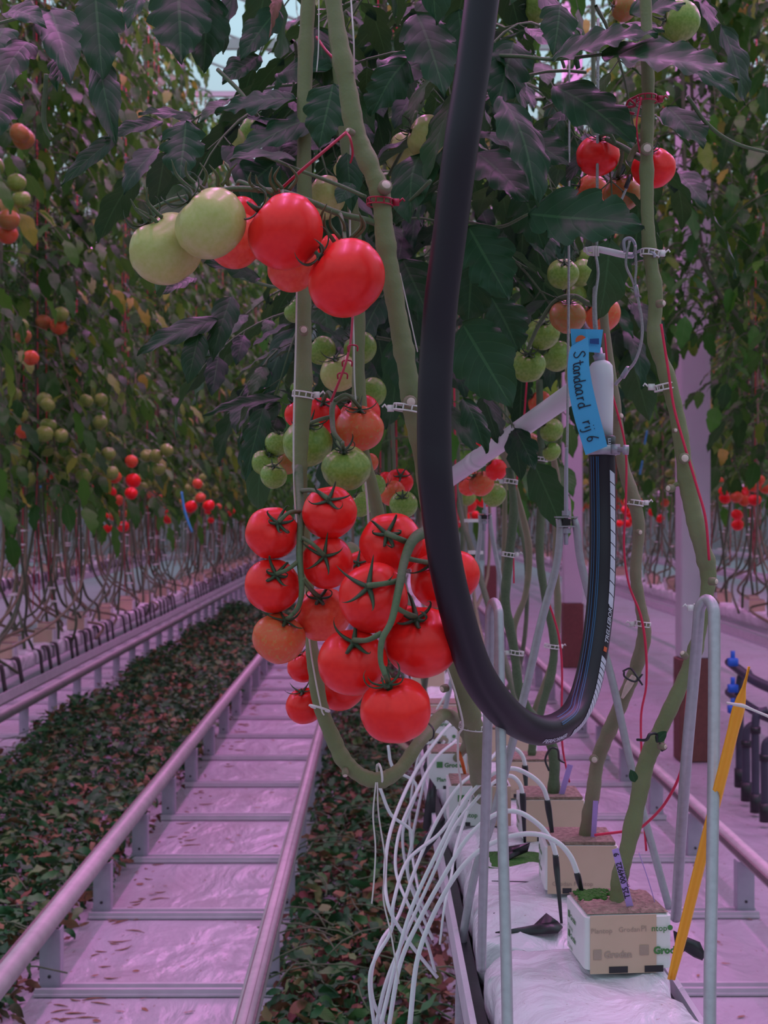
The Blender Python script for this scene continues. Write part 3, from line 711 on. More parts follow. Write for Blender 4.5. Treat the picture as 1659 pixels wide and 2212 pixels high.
for y in [4.0 + .7 * i for i in range(12)]:
    c = rng.choice((GR, RD, RD)); z = 1.44 if c is GR else 1.36
    bunch(.33 + rng.uniform(-.12, .20), y, z, c, .035, 'plants farther back in the nearest row', rng, (3, 5))
for y in [10 + .9 * i for i in range(9)]: bunch(-3.45, y, 1.45, rng.choice((GR, RD)), .034, 'the second row at far left', rng, (2, 3))

for rn, mb in FAR.items(): tag(mb.build('distant_tomatoes', FARM), 'many tiny distant tomatoes far down ' + rn, 'tomatoes', kind='stuff')

# ================================================================== LEAF LITTER ON THE FLOOR
def litter(name, x0, x1, y0, y1, n, mat, seed, label, zmax=.09, size=(.035, .09), edge=None):
    rng = random.Random(seed); mb = MB()
    for i in range(n):
        x = rng.uniform(x0, x1); y = y0 + (y1 - y0) * rng.random() ** 1.5
        if edge and not edge(x, y, rng): continue
        z = .008 + zmax * rng.random() ** 1.1; a = rng.uniform(0, 2 * PI)
        d = Vector((math.cos(a), math.sin(a), rng.uniform(-.35, .45))); nrm = Vector((rng.uniform(-.9, .9), rng.uniform(-.9, .9), 1))
        L = rng.uniform(*size)
        leaflet(mb, (x, y, z), d, nrm, L, L * rng.uniform(.28, .55), rng, 6 if y < 6 else 4, 1, 2, .35, rng.uniform(-.5, 2.3), rng.uniform(.1, 1.3), twist=rng.uniform(-2.4, 2.4), wave=.12)
    tag(mb.build(name, mat), label, 'fallen leaves', kind='stuff')
def e1(x, y, r): return x < -.90 + .05 * math.sin(y * 3) + r.uniform(-.03, .05) and x > -1.80 + .10 * math.sin(y * 2.1)
litter('leaf_litter', -1.85, -.85, 3.0, 18, 19000, 'litter_green', 21, 'heap of fallen green tomato leaves left of the aisle rails', .10, edge=e1)
litter('dry_leaf_litter', -1.88, -.84, 3.0, 18, 4200, 'litter_brown', 22, 'dry reddish fallen leaves along the edge of the left heap', .06, (.02, .06), lambda x, y, r: x < -1.45 + r.uniform(-.2, .2) or x > -.93 or r.random() < .22)
litter('leaf_litter', -.24, .12, 2.9, 12, 4600, 'litter_green', 23, 'fallen leaves lying between the aisle rail and nearest slabs', .09, (.03, .085))
litter('dry_leaf_litter', -.24, .30, 2.9, 12, 3400, 'litter_brown', 24, 'dry reddish fallen leaves between the aisle rail and nearest slabs', .06, (.03, .08))
mb = MB(); rng = random.Random(31)
for i in range(230):
    x = rng.uniform(-1.8, -.9) if i % 2 else rng.uniform(-.22, .15); y = rng.uniform(3.1, 7.5); a = rng.uniform(0, 6.28); L = rng.uniform(.10, .28); z = rng.uniform(.05, .11)
    tube(mb, [(x + math.cos(a) * L * (t - .5) + math.sin(t * 5 + i) * .012, y + math.sin(a) * L * (t - .5), z + .03 * math.sin(t * 3)) for t in (0, .25, .5, .75, 1)], .0022, 5)
tag(mb.build('leaf_stalks', 'stalk_green'), 'thin green leaf stalks scattered over the fallen leaves', 'leaf stalks', kind='stuff')
mb = MB(); rng = random.Random(41)
for i in range(420):
    side = i % 3; y = 3.4 + rng.random() ** 1.6 * 9
    x = rng.uniform(-.80, -.70) if side == 0 else rng.uniform(-.80, -.28) if side == 1 and rng.random() < .5 else rng.uniform(.45, 2.0)
    a = rng.gauss(0, .5); L = rng.uniform(.01, .07)
    if i % 3: L *= .5; leaflet(mb, (x, y, .004), (math.cos(a), math.sin(a), .02), (rng.uniform(-.3, .3), rng.uniform(-.3, .3), 1), L, L * rng.uniform(.15, .5), rng, 5, 1, 2, .4, rng.uniform(-.1, .5), .4, twist=rng.uniform(-.6, .6)); continue
    j = rng.uniform(-1, 1) * L * .3; tube(mb, [(x + math.cos(a) * L * t - math.sin(a) * j * t * (1 - t) * 3, y + math.sin(a) * L * t + math.cos(a) * j * t * (1 - t) * 3, .003) for t in (0, .3, .6, 1)], [.0008, .0022, .0018, .0006], 4)
tag(mb.build('dry_debris', 'straw'), 'scattered dry brown leaf bits on the white floor', 'debris', kind='stuff')

# ================================================================== FOREGROUND PLANTS
def clip_ring(px, py, D, w, label, mat='clip_white', tilt=.15, side=1, h=.006):
    "a plastic plant clip: a ladder band round the stem with a catch"
    c = P(px, py, D); r = PX(w, D) / 2; t = empty('plant_clip', c); mb = MB(); N = 20
    up = (UP + RT * tilt).normalized(); a_ = up.cross(FW).normalized(); b_ = up.cross(a_)
    for zz in (-h / 2, h / 2):
        tube(mb, [c + up * zz + (a_ * math.cos(2 * PI * i / N) + b_ * math.sin(2 * PI * i / N)) * r for i in range(N + 1)], .0009, 5, cap=False)
    for i in range(0, N, 2):
        q = c + (a_ * math.cos(2 * PI * i / N) + b_ * math.sin(2 * PI * i / N)) * r; tube(mb, [q - up * h / 2, q + up * h / 2], .0008, 4)
    mb.build('ring', mat, t)
    mb = MB(); q = c + RT * side * (r + .003); box(mb, q, (.007, .005, h * 1.15)); tube(mb, [q + RT * side * .003, q + RT * side * .007 + up * .004, q + RT * side * .009 + up * .001], .0011, 5); mb.build('catch', mat, t)
    return tag(t, label, 'plant clip')
def plain_ring(px, py, D, w, label, ax):
    c = P(px, py, D); r = PX(w, D) / 2; mb = MB(); ax = Vector(ax).normalized(); a_ = ax.cross(FW).normalized() if abs(ax.dot(FW)) < .95 else RT; b_ = ax.cross(a_); N = 22
    tube(mb, [c + (a_ * math.cos(2 * PI * i / N) + b_ * math.sin(2 * PI * i / N)) * r for i in range(N - 1)], .0014, 6)
    return tag(mb.build('plant_clip', 'clip_white', origin=c), label, 'plant clip')
def scar(parent, px, py, D, r, d=(0, 0)):
    c = P(px, py, D); dr = (-FW + RT * d[0] + UP * d[1]).normalized(); mb = MB(); rr = PX(r, D)
    lathe(mb, c + dr * -.004, c + dr * .0045, [(0, rr * 1.1), (.6, rr * 1.12), (.9, rr), (1, rr * .8)], 12); o = mb.build('leaf_scar', 'stem_woody', parent)
    mb = MB(); lathe(mb, c + dr * .004, c + dr * .0052, [(0, rr * .8), (1, rr * .62)], 12); sub(mb, 'cut_face', 'scar', o)
def stemplant(label, pl, mat='stem_green', n=10, group=None):
    p0 = P(*pl[-1][:3]); t = empty('tomato_plant', p0); mb = MB(); c = cat(pl, n); rng = random.Random(len(label))
    pts = []; rad = []
    for i, (a, b, d, w) in enumerate(c):
        pts.append(P(a, b, d)); rad.append(PX(w, d) / 2 * (1 + .04 * math.sin(i * .55) + .03 * math.sin(i * 1.7) + .17 * math.exp(-(((i + len(label)) % 23 - 11) / 1.7) ** 2)))
    tube(mb, pts, rad, 18); mb.build('stem', mat, t)
    return tag(t, label, 'tomato plant', group)
def part_tube(parent, name, mat, pls, seg=8, n=8):
    if name == 'truss_stalk':
        mb = MB()
        for pl in pls: ptube(mb, pl, seg, n)
        return mb.build(name, mat, parent)
    for pl in pls: mb = MB(); ptube(mb, pl, seg, n); o = mb.build(name, mat, parent)
    return o
def hleaf(mb, b, t, w, rng, face=.0, n=30, m=4, lobes=4, depth=.42, droop=.25, fold=.25, tilt=(0, 0), twist=0):
    "b, t: (px, py, D) of base and tip"
    p0, p1 = P(*b), P(*t); d = p1 - p0; L = d.length * (1 + droop * droop * .12); D = (b[2] + t[2]) / 2
    nrm = -FW + UP * (.45 + tilt[1]) + RT * tilt[0]
    dn = d.normalized(); nn = nrm - dn * nrm.dot(dn); nn.normalize()
    d2 = dn * math.cos(droop * .5) + nn * math.sin(droop * .5)
    leaflet(mb, p0, d2, nn, L, PX(w, D), rng, n, m, lobes, depth, droop, fold, twist=twist)

# --- the main thick plant in front
mp_ = stemplant('thick green tomato plant stem running down the middle, just left of the big black hose',
    [(712, -60, 1.50, 34), (728, 60, 1.50, 38), (748, 170, 1.50, 40), (767, 280, 1.50, 44), (795, 350, 1.50, 40), (822, 420, 1.50, 44), (830, 500, 1.50, 40), (845, 600, 1.50, 42), (862, 700, 1.50, 42), (880, 800, 1.50, 42), (893, 880, 1.51, 50), (905, 960, 1.53, 34),
     (925, 1100, 1.60, 32), (955, 1280, 1.68, 32), (985, 1440, 1.74, 36), (1005, 1510, 1.78, 42), (1022, 1570, 1.82, 44), (1030, 1640, 1.88, 40), (1038, 1690, 2.05, 38), (1042, 1722, 2.30, 34)])
scar(mp_, 832, 404, 1.485, 14, (.3, .4)); scar(mp_, 757, 285, 1.482, 7, (-.8, .2)); scar(mp_, 886, 868, 1.49, 13, (.2, -.1)); scar(mp_, 960, 1487, 1.76, 8, (-1, -.2))
p2 = stemplant('green stem bending in a U below the ripe bunches, beside the left aisle',
    [(668, -40, 1.66, 30), (660, 120, 1.66, 32), (657, 300, 1.65, 32), (658, 480, 1.64, 32), (657, 640, 1.62, 32), (656, 760, 1.61, 34), (656, 860, 1.60, 36), (650, 960, 1.60, 32), (648, 1020, 1.60, 30), (655, 1120, 1.62, 24), (664, 1250, 1.63, 24),
     (670, 1360, 1.60, 26), (680, 1450, 1.58, 30), (694, 1530, 1.57, 32), (722, 1600, 1.57, 34), (745, 1645, 1.57, 34), (785, 1678, 1.57, 34), (825, 1684, 1.57, 34), (865, 1660, 1.58, 30), (905, 1605, 1.62, 28), (955, 1545, 1.75, 26), (990, 1560, 1.95, 26), (1010, 1600, 2.2, 22), (985, 1640, 2.66, 16)])
scar(p2, 656, 714, 1.592, 10, (.1, .1)); scar(p2, 746, 1668, 1.56, 7, (0, -1))
p3 = stemplant('slim green tomato stem just right of the upper red tomatoes and behind them',
    [(716, -40, 1.75, 26), (735, 200, 1.75, 26), (760, 420, 1.75, 26), (775, 640, 1.74, 28), (774, 760, 1.73, 28), (776, 870, 1.72, 30), (782, 960, 1.72, 26), (806, 1060, 1.74, 26), (822, 1160, 1.78, 24), (800, 1240, 1.80, 24), (757, 1180, 1.84, 20), (752, 1260, 1.9, 20), (800, 1400, 2.0, 20), (900, 1560, 2.3, 18), (962, 1600, 3.1, 14)], 'stem_green')
p4 = stemplant('green knotty tomato stem on the right, growing from the nearest block',
    [(1392, -60, 1.62, 24), (1398, 100, 1.62, 26), (1400, 220, 1.62, 28), (1397, 320, 1.62, 28), (1398, 440, 1.62, 28), (1403, 540, 1.62, 30), (1416, 640, 1.62, 30), (1414, 730, 1.62, 32), (1440, 810, 1.62, 32), (1465, 910, 1.62, 34), (1478, 1000, 1.62, 34), (1492, 1080, 1.62, 38), (1510, 1160, 1.62, 36), (1530, 1240, 1.63, 34), (1520, 1320, 1.63, 28), (1500, 1410, 1.63, 30), (1462, 1500, 1.63, 32), (1420, 1590, 1.63, 34), (1395, 1650, 1.63, 38), (1378, 1730, 1.63, 36), (1356, 1830, 1.63, 34), (1338, 1900, 1.63, 36), (1334, 1965, 1.63, 34)])
for a in ((1397, 322, 12), (1427, 656, 8, 1), (1478, 990, 11), (1540, 1256, 8, 1), (1458, 930, 5), (1448, 1055, 8, -1), (1478, 1415, 7, -1, 1), (1430, 1612, 7, 1)): scar(p4, a[0], a[1], 1.60, a[2], (a[3] if len(a) > 3 else 0, a[4] if len(a) > 4 else 0))
part_tube(p4, 'side_shoot', 'stem_green', [[(1480, 1048, 1.62, 12), (1462, 1046, 1.62, 10), (1448, 1056, 1.62, 8)], [(1402, 300, 1.62, 16), (1375, 318, 1.64, 14), (1360, 345, 1.66, 12)]])
part_tube(p4, 'stem_base', 'stem_dark', [[(1332, 1958, 1.63, 34), (1330, 1972, 1.63, 40)]])
p5 = stemplant('tomato stem with a pale peeled cut, rising from the second block behind the hose end',
    [(1300, 540, 1.95, 18), (1306, 700, 1.95, 20), (1330, 880, 1.94, 22), (1345, 1000, 1.93, 26), (1366, 1070, 1.92, 28), (1380, 1140, 1.92, 26), (1373, 1240, 1.92, 24), (1384, 1310, 1.92, 24), (1392, 1370, 1.92, 30), (1375, 1440, 1.93, 28), (1355, 1490, 1.93, 30), (1320, 1570, 1.94, 30), (1292, 1640, 1.95, 30), (1280, 1720, 1.95, 30), (1264, 1812, 1.96, 30)], 'stem_woody')
scar(p5, 1283, 1640, 1.93, 9); scar(p5, 1380, 1150, 1.90, 6, (.3, 0)); scar(p5, 1338, 900, 1.92, 7, (.6, .3))
mb = MB(); c0 = [(1372, 1458, 1.905), (1356, 1478, 1.905), (1343, 1508, 1.91), (1352, 1500, 1.905), (1366, 1478, 1.905)]; ptube(mb, [(1370, 1460, 1.912, 12), (1358, 1480, 1.912, 16), (1344, 1508, 1.916, 6)], 8); mb.build('peeled_cut', 'scar', p5)
stemplant('short green stem with a dark hook, in the third block behind the hose', [(1100, 1010, 2.24, 16), (1110, 1100, 2.24, 18), (1100, 1200, 2.24, 20), (1092, 1300, 2.24, 20), (1110, 1400, 2.25, 20), (1125, 1500, 2.25, 20), (1165, 1570, 2.25, 22), (1195, 1620, 2.25, 24), (1196, 1700, 2.25, 24), (1190, 1728, 2.26, 24)], 'stem_dark')
stemplant('green stem right of the front hanger apex, behind the hose bend', [(1165, 820, 2.6, 14), (1168, 950, 2.6, 17), (1170, 1080, 2.6, 18), (1166, 1200, 2.6, 18), (1180, 1300, 2.6, 16), (1196, 1380, 2.6, 18), (1192, 1450, 2.6, 18), (1170, 1530, 2.6, 16), (1152, 1600, 2.6, 16), (1148, 1640, 2.6, 16)], 'stem_dark')
stemplant('leaning green stem farther back between two hangers', [(1192, 960, 2.9, 12), (1206, 1080, 2.9, 15), (1200, 1200, 2.9, 14), (1205, 1320, 2.9, 14), (1195, 1420, 2.9, 14), (1160, 1520, 2.95, 12), (1140, 1570, 3.0, 12)], 'stem_woody')
stemplant('thin curved stem left of the second stem row behind the hose', [(1085, 960, 3.0, 12), (1120, 1080, 3.0, 12), (1142, 1180, 3.0, 14), (1136, 1280, 3.0, 13), (1110, 1360, 3.0, 13), (1120, 1450, 3.0, 13), (1128, 1540, 3.0, 13)], 'stem_woody')

# --- foreground tomatoes. Bunch A: high left, green and red
cl = {}
cl['a1'] = tomato(357, 541, 1.47, 80, (-.25, .1, 1), 'tomato_pale', 'large pale green tomato with two lobes, leftmost of the upper bunch', 0, True, TOMG)
cl['a2'] = tomato(456, 484, 1.42, 79, (-.2, .25, 1), 'tomato_pale', 'large smooth pale green tomato in front of the lobed one, upper bunch', 1)
cl['a3'] = tomato(512, 522, 1.54, 60, (.1, .3, 1), 'tomato_light_red', 'half hidden light red tomato behind the pale green one', 2, False)
tomato(520, 468, 1.58, 44, (.1, .3, 1), 'tomato_red', 'small red tomato shoulder showing above between the pale green and large red ones', 3, False)
cl['a4'] = tomato(617, 501, 1.43, 84, (-.1, .25, 1), 'tomato_red', 'large red tomato in the middle of the upper bunch', 3)
cl['a5'] = tomato(635, 575, 1.54, 57, (.1, .3, 1), 'tomato_light_red', 'light red tomato peeping out below the two large red ones of the upper bunch', 2, False)
cl['a6'] = tomato(748, 602, 1.42, 86, (-.05, .25, 1), 'tomato_red', 'large red tomato at the right end of the upper bunch', 0)
tomato(714, 540, 1.56, 34, (.1, .3, 1), 'tomato_red', 'sliver of a red tomato behind the two large red ones', 1, False)
ta = part_tube(mp_, 'truss_stalk', 'stalk_green', [
    [(845, 500, 1.50, 15), (800, 478, 1.50, 14), (735, 462, 1.50, 14), (680, 440, 1.50, 14), (620, 418, 1.49, 14), (560, 410, 1.48, 13), (500, 408, 1.47, 12), (440, 420, 1.47, 11), (380, 430, 1.47, 10), (340, 445, 1.47, 9)],
    [(600, 415, 1.49, 10), (608, 408, 1.46, 9), (612, 425, 1.43, 9)], [(450, 418, 1.47, 9), (425, 398, 1.45, 9), (430, 412, 1.42, 8)], [(735, 462, 1.5, 10), (742, 490, 1.46, 9), (745, 520, 1.43, 9)],
    [(345, 444, 1.47, 9), (330, 452, 1.47, 9), (336, 470, 1.47, 9)], [(560, 410, 1.48, 9), (520, 392, 1.50, 9), (512, 400, 1.53, 9)]])
# long hairy sepals curling up above bunch A
for bx, by, tx, ty, bend in ((420, 415, 370, 345, -12), (432, 405, 402, 348, -14), (440, 400, 432, 352, 10), (325, 478, 282, 430, -8), (350, 470, 318, 405, -14), (345, 485, 292, 448, 4), (480, 400, 484, 350, 14), (492, 400, 512, 352, -10),
                             (590, 420, 552, 378, -12), (598, 415, 588, 362, -10), (625, 410, 622, 356, 18), (610, 408, 604, 360, -14), (560, 415, 542, 372, -12), (722, 522, 702, 460, -10), (735, 515, 716, 455, -12), (742, 512, 730, 462, 8), (765, 515, 782, 468, 14), (758, 515, 776, 458, 14), (700, 500, 706, 440, -10), (470, 402, 452, 356, 8)):
    D = 1.45; mx, my = (bx + tx) / 2 + bend, (by + ty) / 2; c = cat([(bx, by, D), (mx, my, D - .008), (tx, ty, D - .02)], 6)
    mb = MB(); tube(mb, [P(*q) for q in c], [.0020 * (1 - (i / len(c)) ** 2) + .0002 for i in range(len(c))], 5); mb.build('sepal', 'stalk_green', mp_)
# Bunch B: middle left, ripe
B = [(712, 1108, 58, (711, 1076), 'tomato_red', 'red ripe tomato, highest of the left bunch, right of its stalk', 0), (587, 1152, 57, (606, 1126), 'tomato_red', 'red ripe tomato at upper left of the left bunch', 1), (708, 1216, 56, (702, 1197), 'tomato_red', 'red ripe tomato in the middle right of the left bunch', 2),
     (588, 1266, 59, (602, 1236), 'tomato_red', 'red ripe tomato left of the stalk, above the orange one', 3), (697, 1328, 60, (690, 1284), 'tomato_light_red', 'slightly orange red tomato low in the left bunch, right of the stalk', 1), (602, 1379, 57, (622, 1332), 'tomato_orange', 'orange ripening tomato at the lower left of the left bunch', 2)]
for i, (x, y, r, c, m_, lab, sd) in enumerate(B): cl['b%d' % i] = tomato(x, y, 1.50 if i != 4 else 1.53, r, c, m_, lab, sd)
def stalk_to(px, py, D, key, w=10, sag=0):
    q = cl[key]; a = P(px, py, D); mid = (a + q) / 2 - FW * .012 + UP * sag; r = PX(w, D) / 2
    return [tuple(a) + (r,), tuple(mid) + (r * .9,), tuple(q) + (r * 1.0,)]
def wstalk(parent, name, mains, subs):
    mb = MB()
    for pl in mains: ptube(mb, pl, 10, 8)
    for s_ in subs:
        c = cat(s_, 8); tube(mb, [q[:3] for q in c], [q[3] for q in c], 8)
    return mb.build(name, 'stalk_green', parent)
wstalk(p2, 'truss_stalk', [[(645, 1010, 1.575, 20), (648, 1060, 1.545, 17), (650, 1130, 1.50, 16), (647, 1200, 1.48, 15), (652, 1270, 1.47, 13), (645, 1310, 1.47, 11), (628, 1332, 1.475, 10)]],
    [stalk_to(652, 1060, 1.54, 'b0', 11, .004), stalk_to(648, 1105, 1.51, 'b1', 10, .004), stalk_to(650, 1160, 1.49, 'b2', 10, .003), stalk_to(648, 1210, 1.48, 'b3', 10, -.002), stalk_to(653, 1250, 1.47, 'b4', 10), stalk_to(636, 1325, 1.475, 'b5', 9)])
for x, y, r, D, lab, c in ((658, 1440, 36, 1.62, 'small red tomato hidden behind the U stem, upper of two', (.2, .3, 1)), (658, 1525, 41, 1.60, 'small red tomato touching the U stem above its white ring', (652, 1487)), (738, 1488, 50, 1.62, 'red tomato mostly hidden behind the low large one', (.1, .3, 1)), (780, 1232, 42, 1.66, 'red tomato tucked deep between the two ripe bunches', (772, 1212)), (868, 1350, 44, 1.60, 'red tomato mostly hidden behind the right bunch stalk', (.1, .3, 1))):
    tomato(x, y, D, r, c, 'tomato_red', lab, 2)
# Bunch C: right, ripe, beside the hose
C = [(845, 1174, 66, 1.47, (834, 1150), 'red ripe tomato at the top of the right bunch'), (807, 1292, 75, 1.42, (795, 1260), 'large red tomato left of the right bunch stalk'), (911, 1388, 79, 1.44, (896, 1326), 'largest red tomato of the right bunch, touching the hose'),
     (761, 1431, 74, 1.42, (766, 1376), 'large red tomato at the lower left of the right bunch'), (855, 1535, 76, 1.38, (836, 1466), 'lowest large red tomato hanging above the U stem'), (948, 1252, 62, 1.49, (926, 1212), 'red tomato left of the hose in the right bunch'), (982, 1243, 56, 1.56, (.3, .3, 1), 'red tomato showing on the right side of the hose')]
for i, (x, y, r, D, c, lab) in enumerate(C): cl['c%d' % i] = tomato(x, y, D, r, c, 'tomato_red', lab, i + 1, i != 6)
tomato(912, 1190, 1.56, 48, (.3, .3, 1), 'tomato_red', 'red tomato behind the top of the right bunch stalk', 0, False)
wstalk(mp_, 'truss_stalk', [[(955, 1135, 1.53, 24), (925, 1146, 1.47, 26), (893, 1166, 1.44, 24), (874, 1210, 1.42, 20), (862, 1270, 1.385, 18), (846, 1340, 1.365, 15), (826, 1380, 1.355, 14), (822, 1425, 1.35, 12), (832, 1460, 1.345, 11)]],
    [stalk_to(882, 1172, 1.45, 'c0', 14), stalk_to(858, 1255, 1.40, 'c1', 13), stalk_to(851, 1310, 1.375, 'c2', 12), stalk_to(824, 1368, 1.36, 'c3', 13, -.002), stalk_to(828, 1440, 1.35, 'c4', 11), stalk_to(874, 1205, 1.42, 'c5', 12)])
# Bunch D: behind, half ripe and green
Dm = [(664, 958, 53, 1.68, (668, 915), 'tomato_green', 'round green tomato behind the left stem, in the middle bunch'), (748, 1012, 52, 1.62, (742, 968), 'tomato_green', 'green tomato hanging lowest right in the middle bunch'), (777, 926, 52, 1.68, (778, 880), 'tomato_orange', 'orange tomato in the middle bunch under the white string'),
      (648, 893, 34, 1.74, (.2, .3, 1), 'tomato_red', 'red tomato peeping out left of the stem with the white clip'), (692, 900, 44, 1.74, (700, 866), 'tomato_red', 'red tomato at the top centre of the middle bunch'), (778, 896, 45, 1.76, (.2, .4, 1), 'tomato_red', 'red tomato behind the orange one of the middle bunch'),
      (733, 806, 42, 1.88, (722, 772), 'tomato_pale', 'pale green tomato with a red clip strip in front of it'), (778, 752, 37, 1.92, (.2, .2, 1), 'tomato_green', 'green tomato just under the large red one of the upper bunch'), (694, 757, 32, 1.92, (.2, .2, 1), 'tomato_green', 'green tomato right of the left stem below the upper bunch'),
      (800, 850, 36, 1.98, (.2, .2, 1), 'tomato_green', 'green tomato behind the slim stem, middle height'), (640, 672, 26, 1.98, (.2, .2, 1), 'tomato_green', 'green tomato left of the left stem, just under the light red one'), (650, 840, 24, 1.98, (.2, .2, 1), 'tomato_green', 'green tomato behind the white clip of the left stem'),
      (600, 958, 28, 1.85, (604, 932), 'tomato_green', 'small dark green tomato, top of the little bunch at left'), (572, 1000, 29, 1.85, (585, 980), 'tomato_green', 'small green tomato, left of the little bunch'), (591, 1028, 29, 1.80, (592, 1004), 'tomato_green', 'small green tomato, lowest of the little bunch'), (622, 1000, 26, 1.9, (.2, .2, 1), 'tomato_brown', 'small orange brown tomato, right of the little bunch'),
      (796, 1000, 22, 1.95, (.2, .2, 1), 'tomato_orange', 'small orange tomato right of the low green one'), (808, 1050, 26, 2.1, (.2, .2, 1), 'tomato_green', 'green tomato right of the slim stem, above the ripe bunch'), (848, 1066, 28, 2.2, (.2, .2, 1), 'tomato_orange', 'orange tomato left of the hose, behind'), (872, 1090, 30, 2.15, (868, 1070), 'tomato_green', 'green tomato left of the hose, behind, lowest'), (862, 1042, 30, 2.25, (866, 1026), 'tomato_red', 'red tomato left of the hose, behind, topmost'), (830, 1040, 22, 2.3, (.2, .2, 1), 'tomato_red', 'small red tomato left of the hose, behind'),
      (780, 1090, 28, 2.0, (.1, .2, 1), 'tomato_green', 'dim green tomato between the two ripe bunches')]
for i, (x, y, r, D, c, m_, lab) in enumerate(Dm): cl['d%d' % i] = tomato(x, y, D, r, c, m_, lab, i)
wstalk(p3, 'truss_stalk', [[(776, 862, 1.72, 12), (745, 858, 1.68, 13), (720, 872, 1.64, 13), (718, 910, 1.62, 12), (722, 935, 1.60, 11), (738, 955, 1.59, 9)]],
    [stalk_to(718, 900, 1.63, 'd0', 10), stalk_to(740, 955, 1.59, 'd1', 9), stalk_to(722, 866, 1.64, 'd2', 9, .01), stalk_to(722, 868, 1.66, 'd4', 9, .01)])
# other foreground fruit: right side and in the canopy
E = [(1291, 337, 46, 1.72, (1291, 300), 'tomato_red', 'red tomato with a steel cable in front of it, upper right'), (1412, 364, 46, 1.70, (1398, 330), 'tomato_red', 'red tomato behind the knotty right stem'), (1344, 418, 42, 1.76, (1330, 382), 'tomato_brown', 'olive green tomato between the two upper right red ones'), (1278, 412, 36, 1.82, (.2, .2, 1), 'tomato_orange', 'orange tomato showing over the large lobed leaf'),
     (1216, 592, 34, 2.1, (1216, 568), 'tomato_green', 'green tomato in the top of the right bunch, left one'), (1256, 590, 30, 2.15, (.2, .2, 1), 'tomato_green', 'green tomato in the top of the right bunch, right one'), (1226, 684, 39, 2.0, (1228, 650), 'tomato_brown', 'brownish ripening tomato above the blue tag'), (1302, 678, 40, 2.05, (.2, .4, 1), 'tomato_orange', 'orange red tomato behind the stem right of the steel cable'),
     (1172, 722, 36, 2.1, (1172, 695), 'tomato_green', 'dark green tomato left of the blue tag'), (1140, 790, 38, 2.1, (1140, 764), 'tomato_green', 'dark green tomato at the lower left of the right bunch'), (1205, 770, 33, 2.2, (.1, .2, 1), 'tomato_green', 'green tomato half hidden by the blue tag'), (1268, 560, 24, 2.2, (.2, .2, 1), 'tomato_green', 'small green tomato just under the large lobed leaf'), (1240, 640, 28, 2.3, (.2, .2, 1), 'tomato_green', 'green tomato deep inside the right bunch'),
     (922, 296, 46, 1.75, (.1, .2, 1), 'tomato_pale', 'pale green tomato touching the left edge of the hose high up'), (872, 330, 42, 1.85, (.1, .2, 1), 'tomato_pale', 'pale green tomato left of the one touching the hose'), (496, 308, 36, 1.85, (.1, .2, 1), 'tomato_pale', 'pale green tomato in the leaves high above the green pair'), (545, 290, 36, 1.95, (.1, .2, 1), 'tomato_green', 'green tomato behind a leaf high above the upper bunch'), (702, 428, 48, 1.72, (.1, .2, 1), 'tomato_pale', 'pale green tomato behind the red strap clip'), (745, 360, 26, 1.8, (.1, .2, 1), 'tomato_pale', 'small pale tomato beside the thick stem'),
     (1470, 45, 44, 1.9, (.1, .2, 1), 'tomato_green', 'green tomato at the top right under a spotted leaf'), (1425, 20, 36, 1.95, (.1, .2, 1), 'tomato_green', 'green tomato at the top edge beside the right stem'), (1160, 15, 34, 2.0, (.1, .2, 1), 'tomato_green', 'green tomato at the top edge right of the hose'), (1348, 15, 30, 2.0, (.1, .2, 1), 'tomato_brown', 'brownish tomato at the top edge left of the right stem'),
     (1072, 1015, 24, 2.4, (.2, .3, 1), 'tomato_red', 'red tomato under the slanting brace pipe, right one'), (1040, 1045, 28, 2.5, (.2, .3, 1), 'tomato_orange', 'orange tomato under the slanting brace pipe'), (1048, 948, 26, 3.2, (.2, .3, 1), 'tomato_red', 'red tomato above the slanting brace pipe'), (1068, 1070, 26, 2.6, (.1, .3, 1), 'tomato_green', 'green tomato under the slanting brace pipe, lowest'), (1012, 1050, 22, 2.7, (.1, .3, 1), 'tomato_light_red', 'light red tomato touching the right edge of the hose at middle height'), (1166, 870, 26, 2.7, (.1, .3, 1), 'tomato_orange', 'orange tomato above the slanting brace pipe'), (1192, 930, 26, 2.5, (.1, .3, 1), 'tomato_green', 'green tomato below the slanting pipe, left of the blue tag'), (1192, 976, 20, 2.5, (.1, .3, 1), 'tomato_green', 'small green tomato beside the threaded rod'), (1142, 962, 28, 2.8, (.1, .3, 1), 'tomato_brown', 'olive tomato behind the far hanger, under the pipe')]
for i, (x, y, r, D, c, m_, lab) in enumerate(E): cl['e%d' % i] = tomato(x, y, D, r, c, m_, lab, i)
wstalk(p4, 'truss_stalk', [[(1400, 350, 1.62, 14), (1372, 335, 1.66, 15), (1345, 318, 1.68, 13), (1310, 300, 1.70, 11)]], [stalk_to(1330, 312, 1.68, 'e0', 9, .005), stalk_to(1345, 318, 1.68, 'e2', 9)])
wstalk(p5, 'truss_stalk', [[(1304, 660, 1.95, 12), (1270, 655, 1.96, 12), (1240, 640, 1.97, 11), (1200, 650, 2.0, 10), (1165, 700, 2.02, 9), (1140, 755, 2.05, 8)]], [stalk_to(1240, 640, 1.97, 'e6', 8), stalk_to(1160, 705, 2.02, 'e8', 8)])

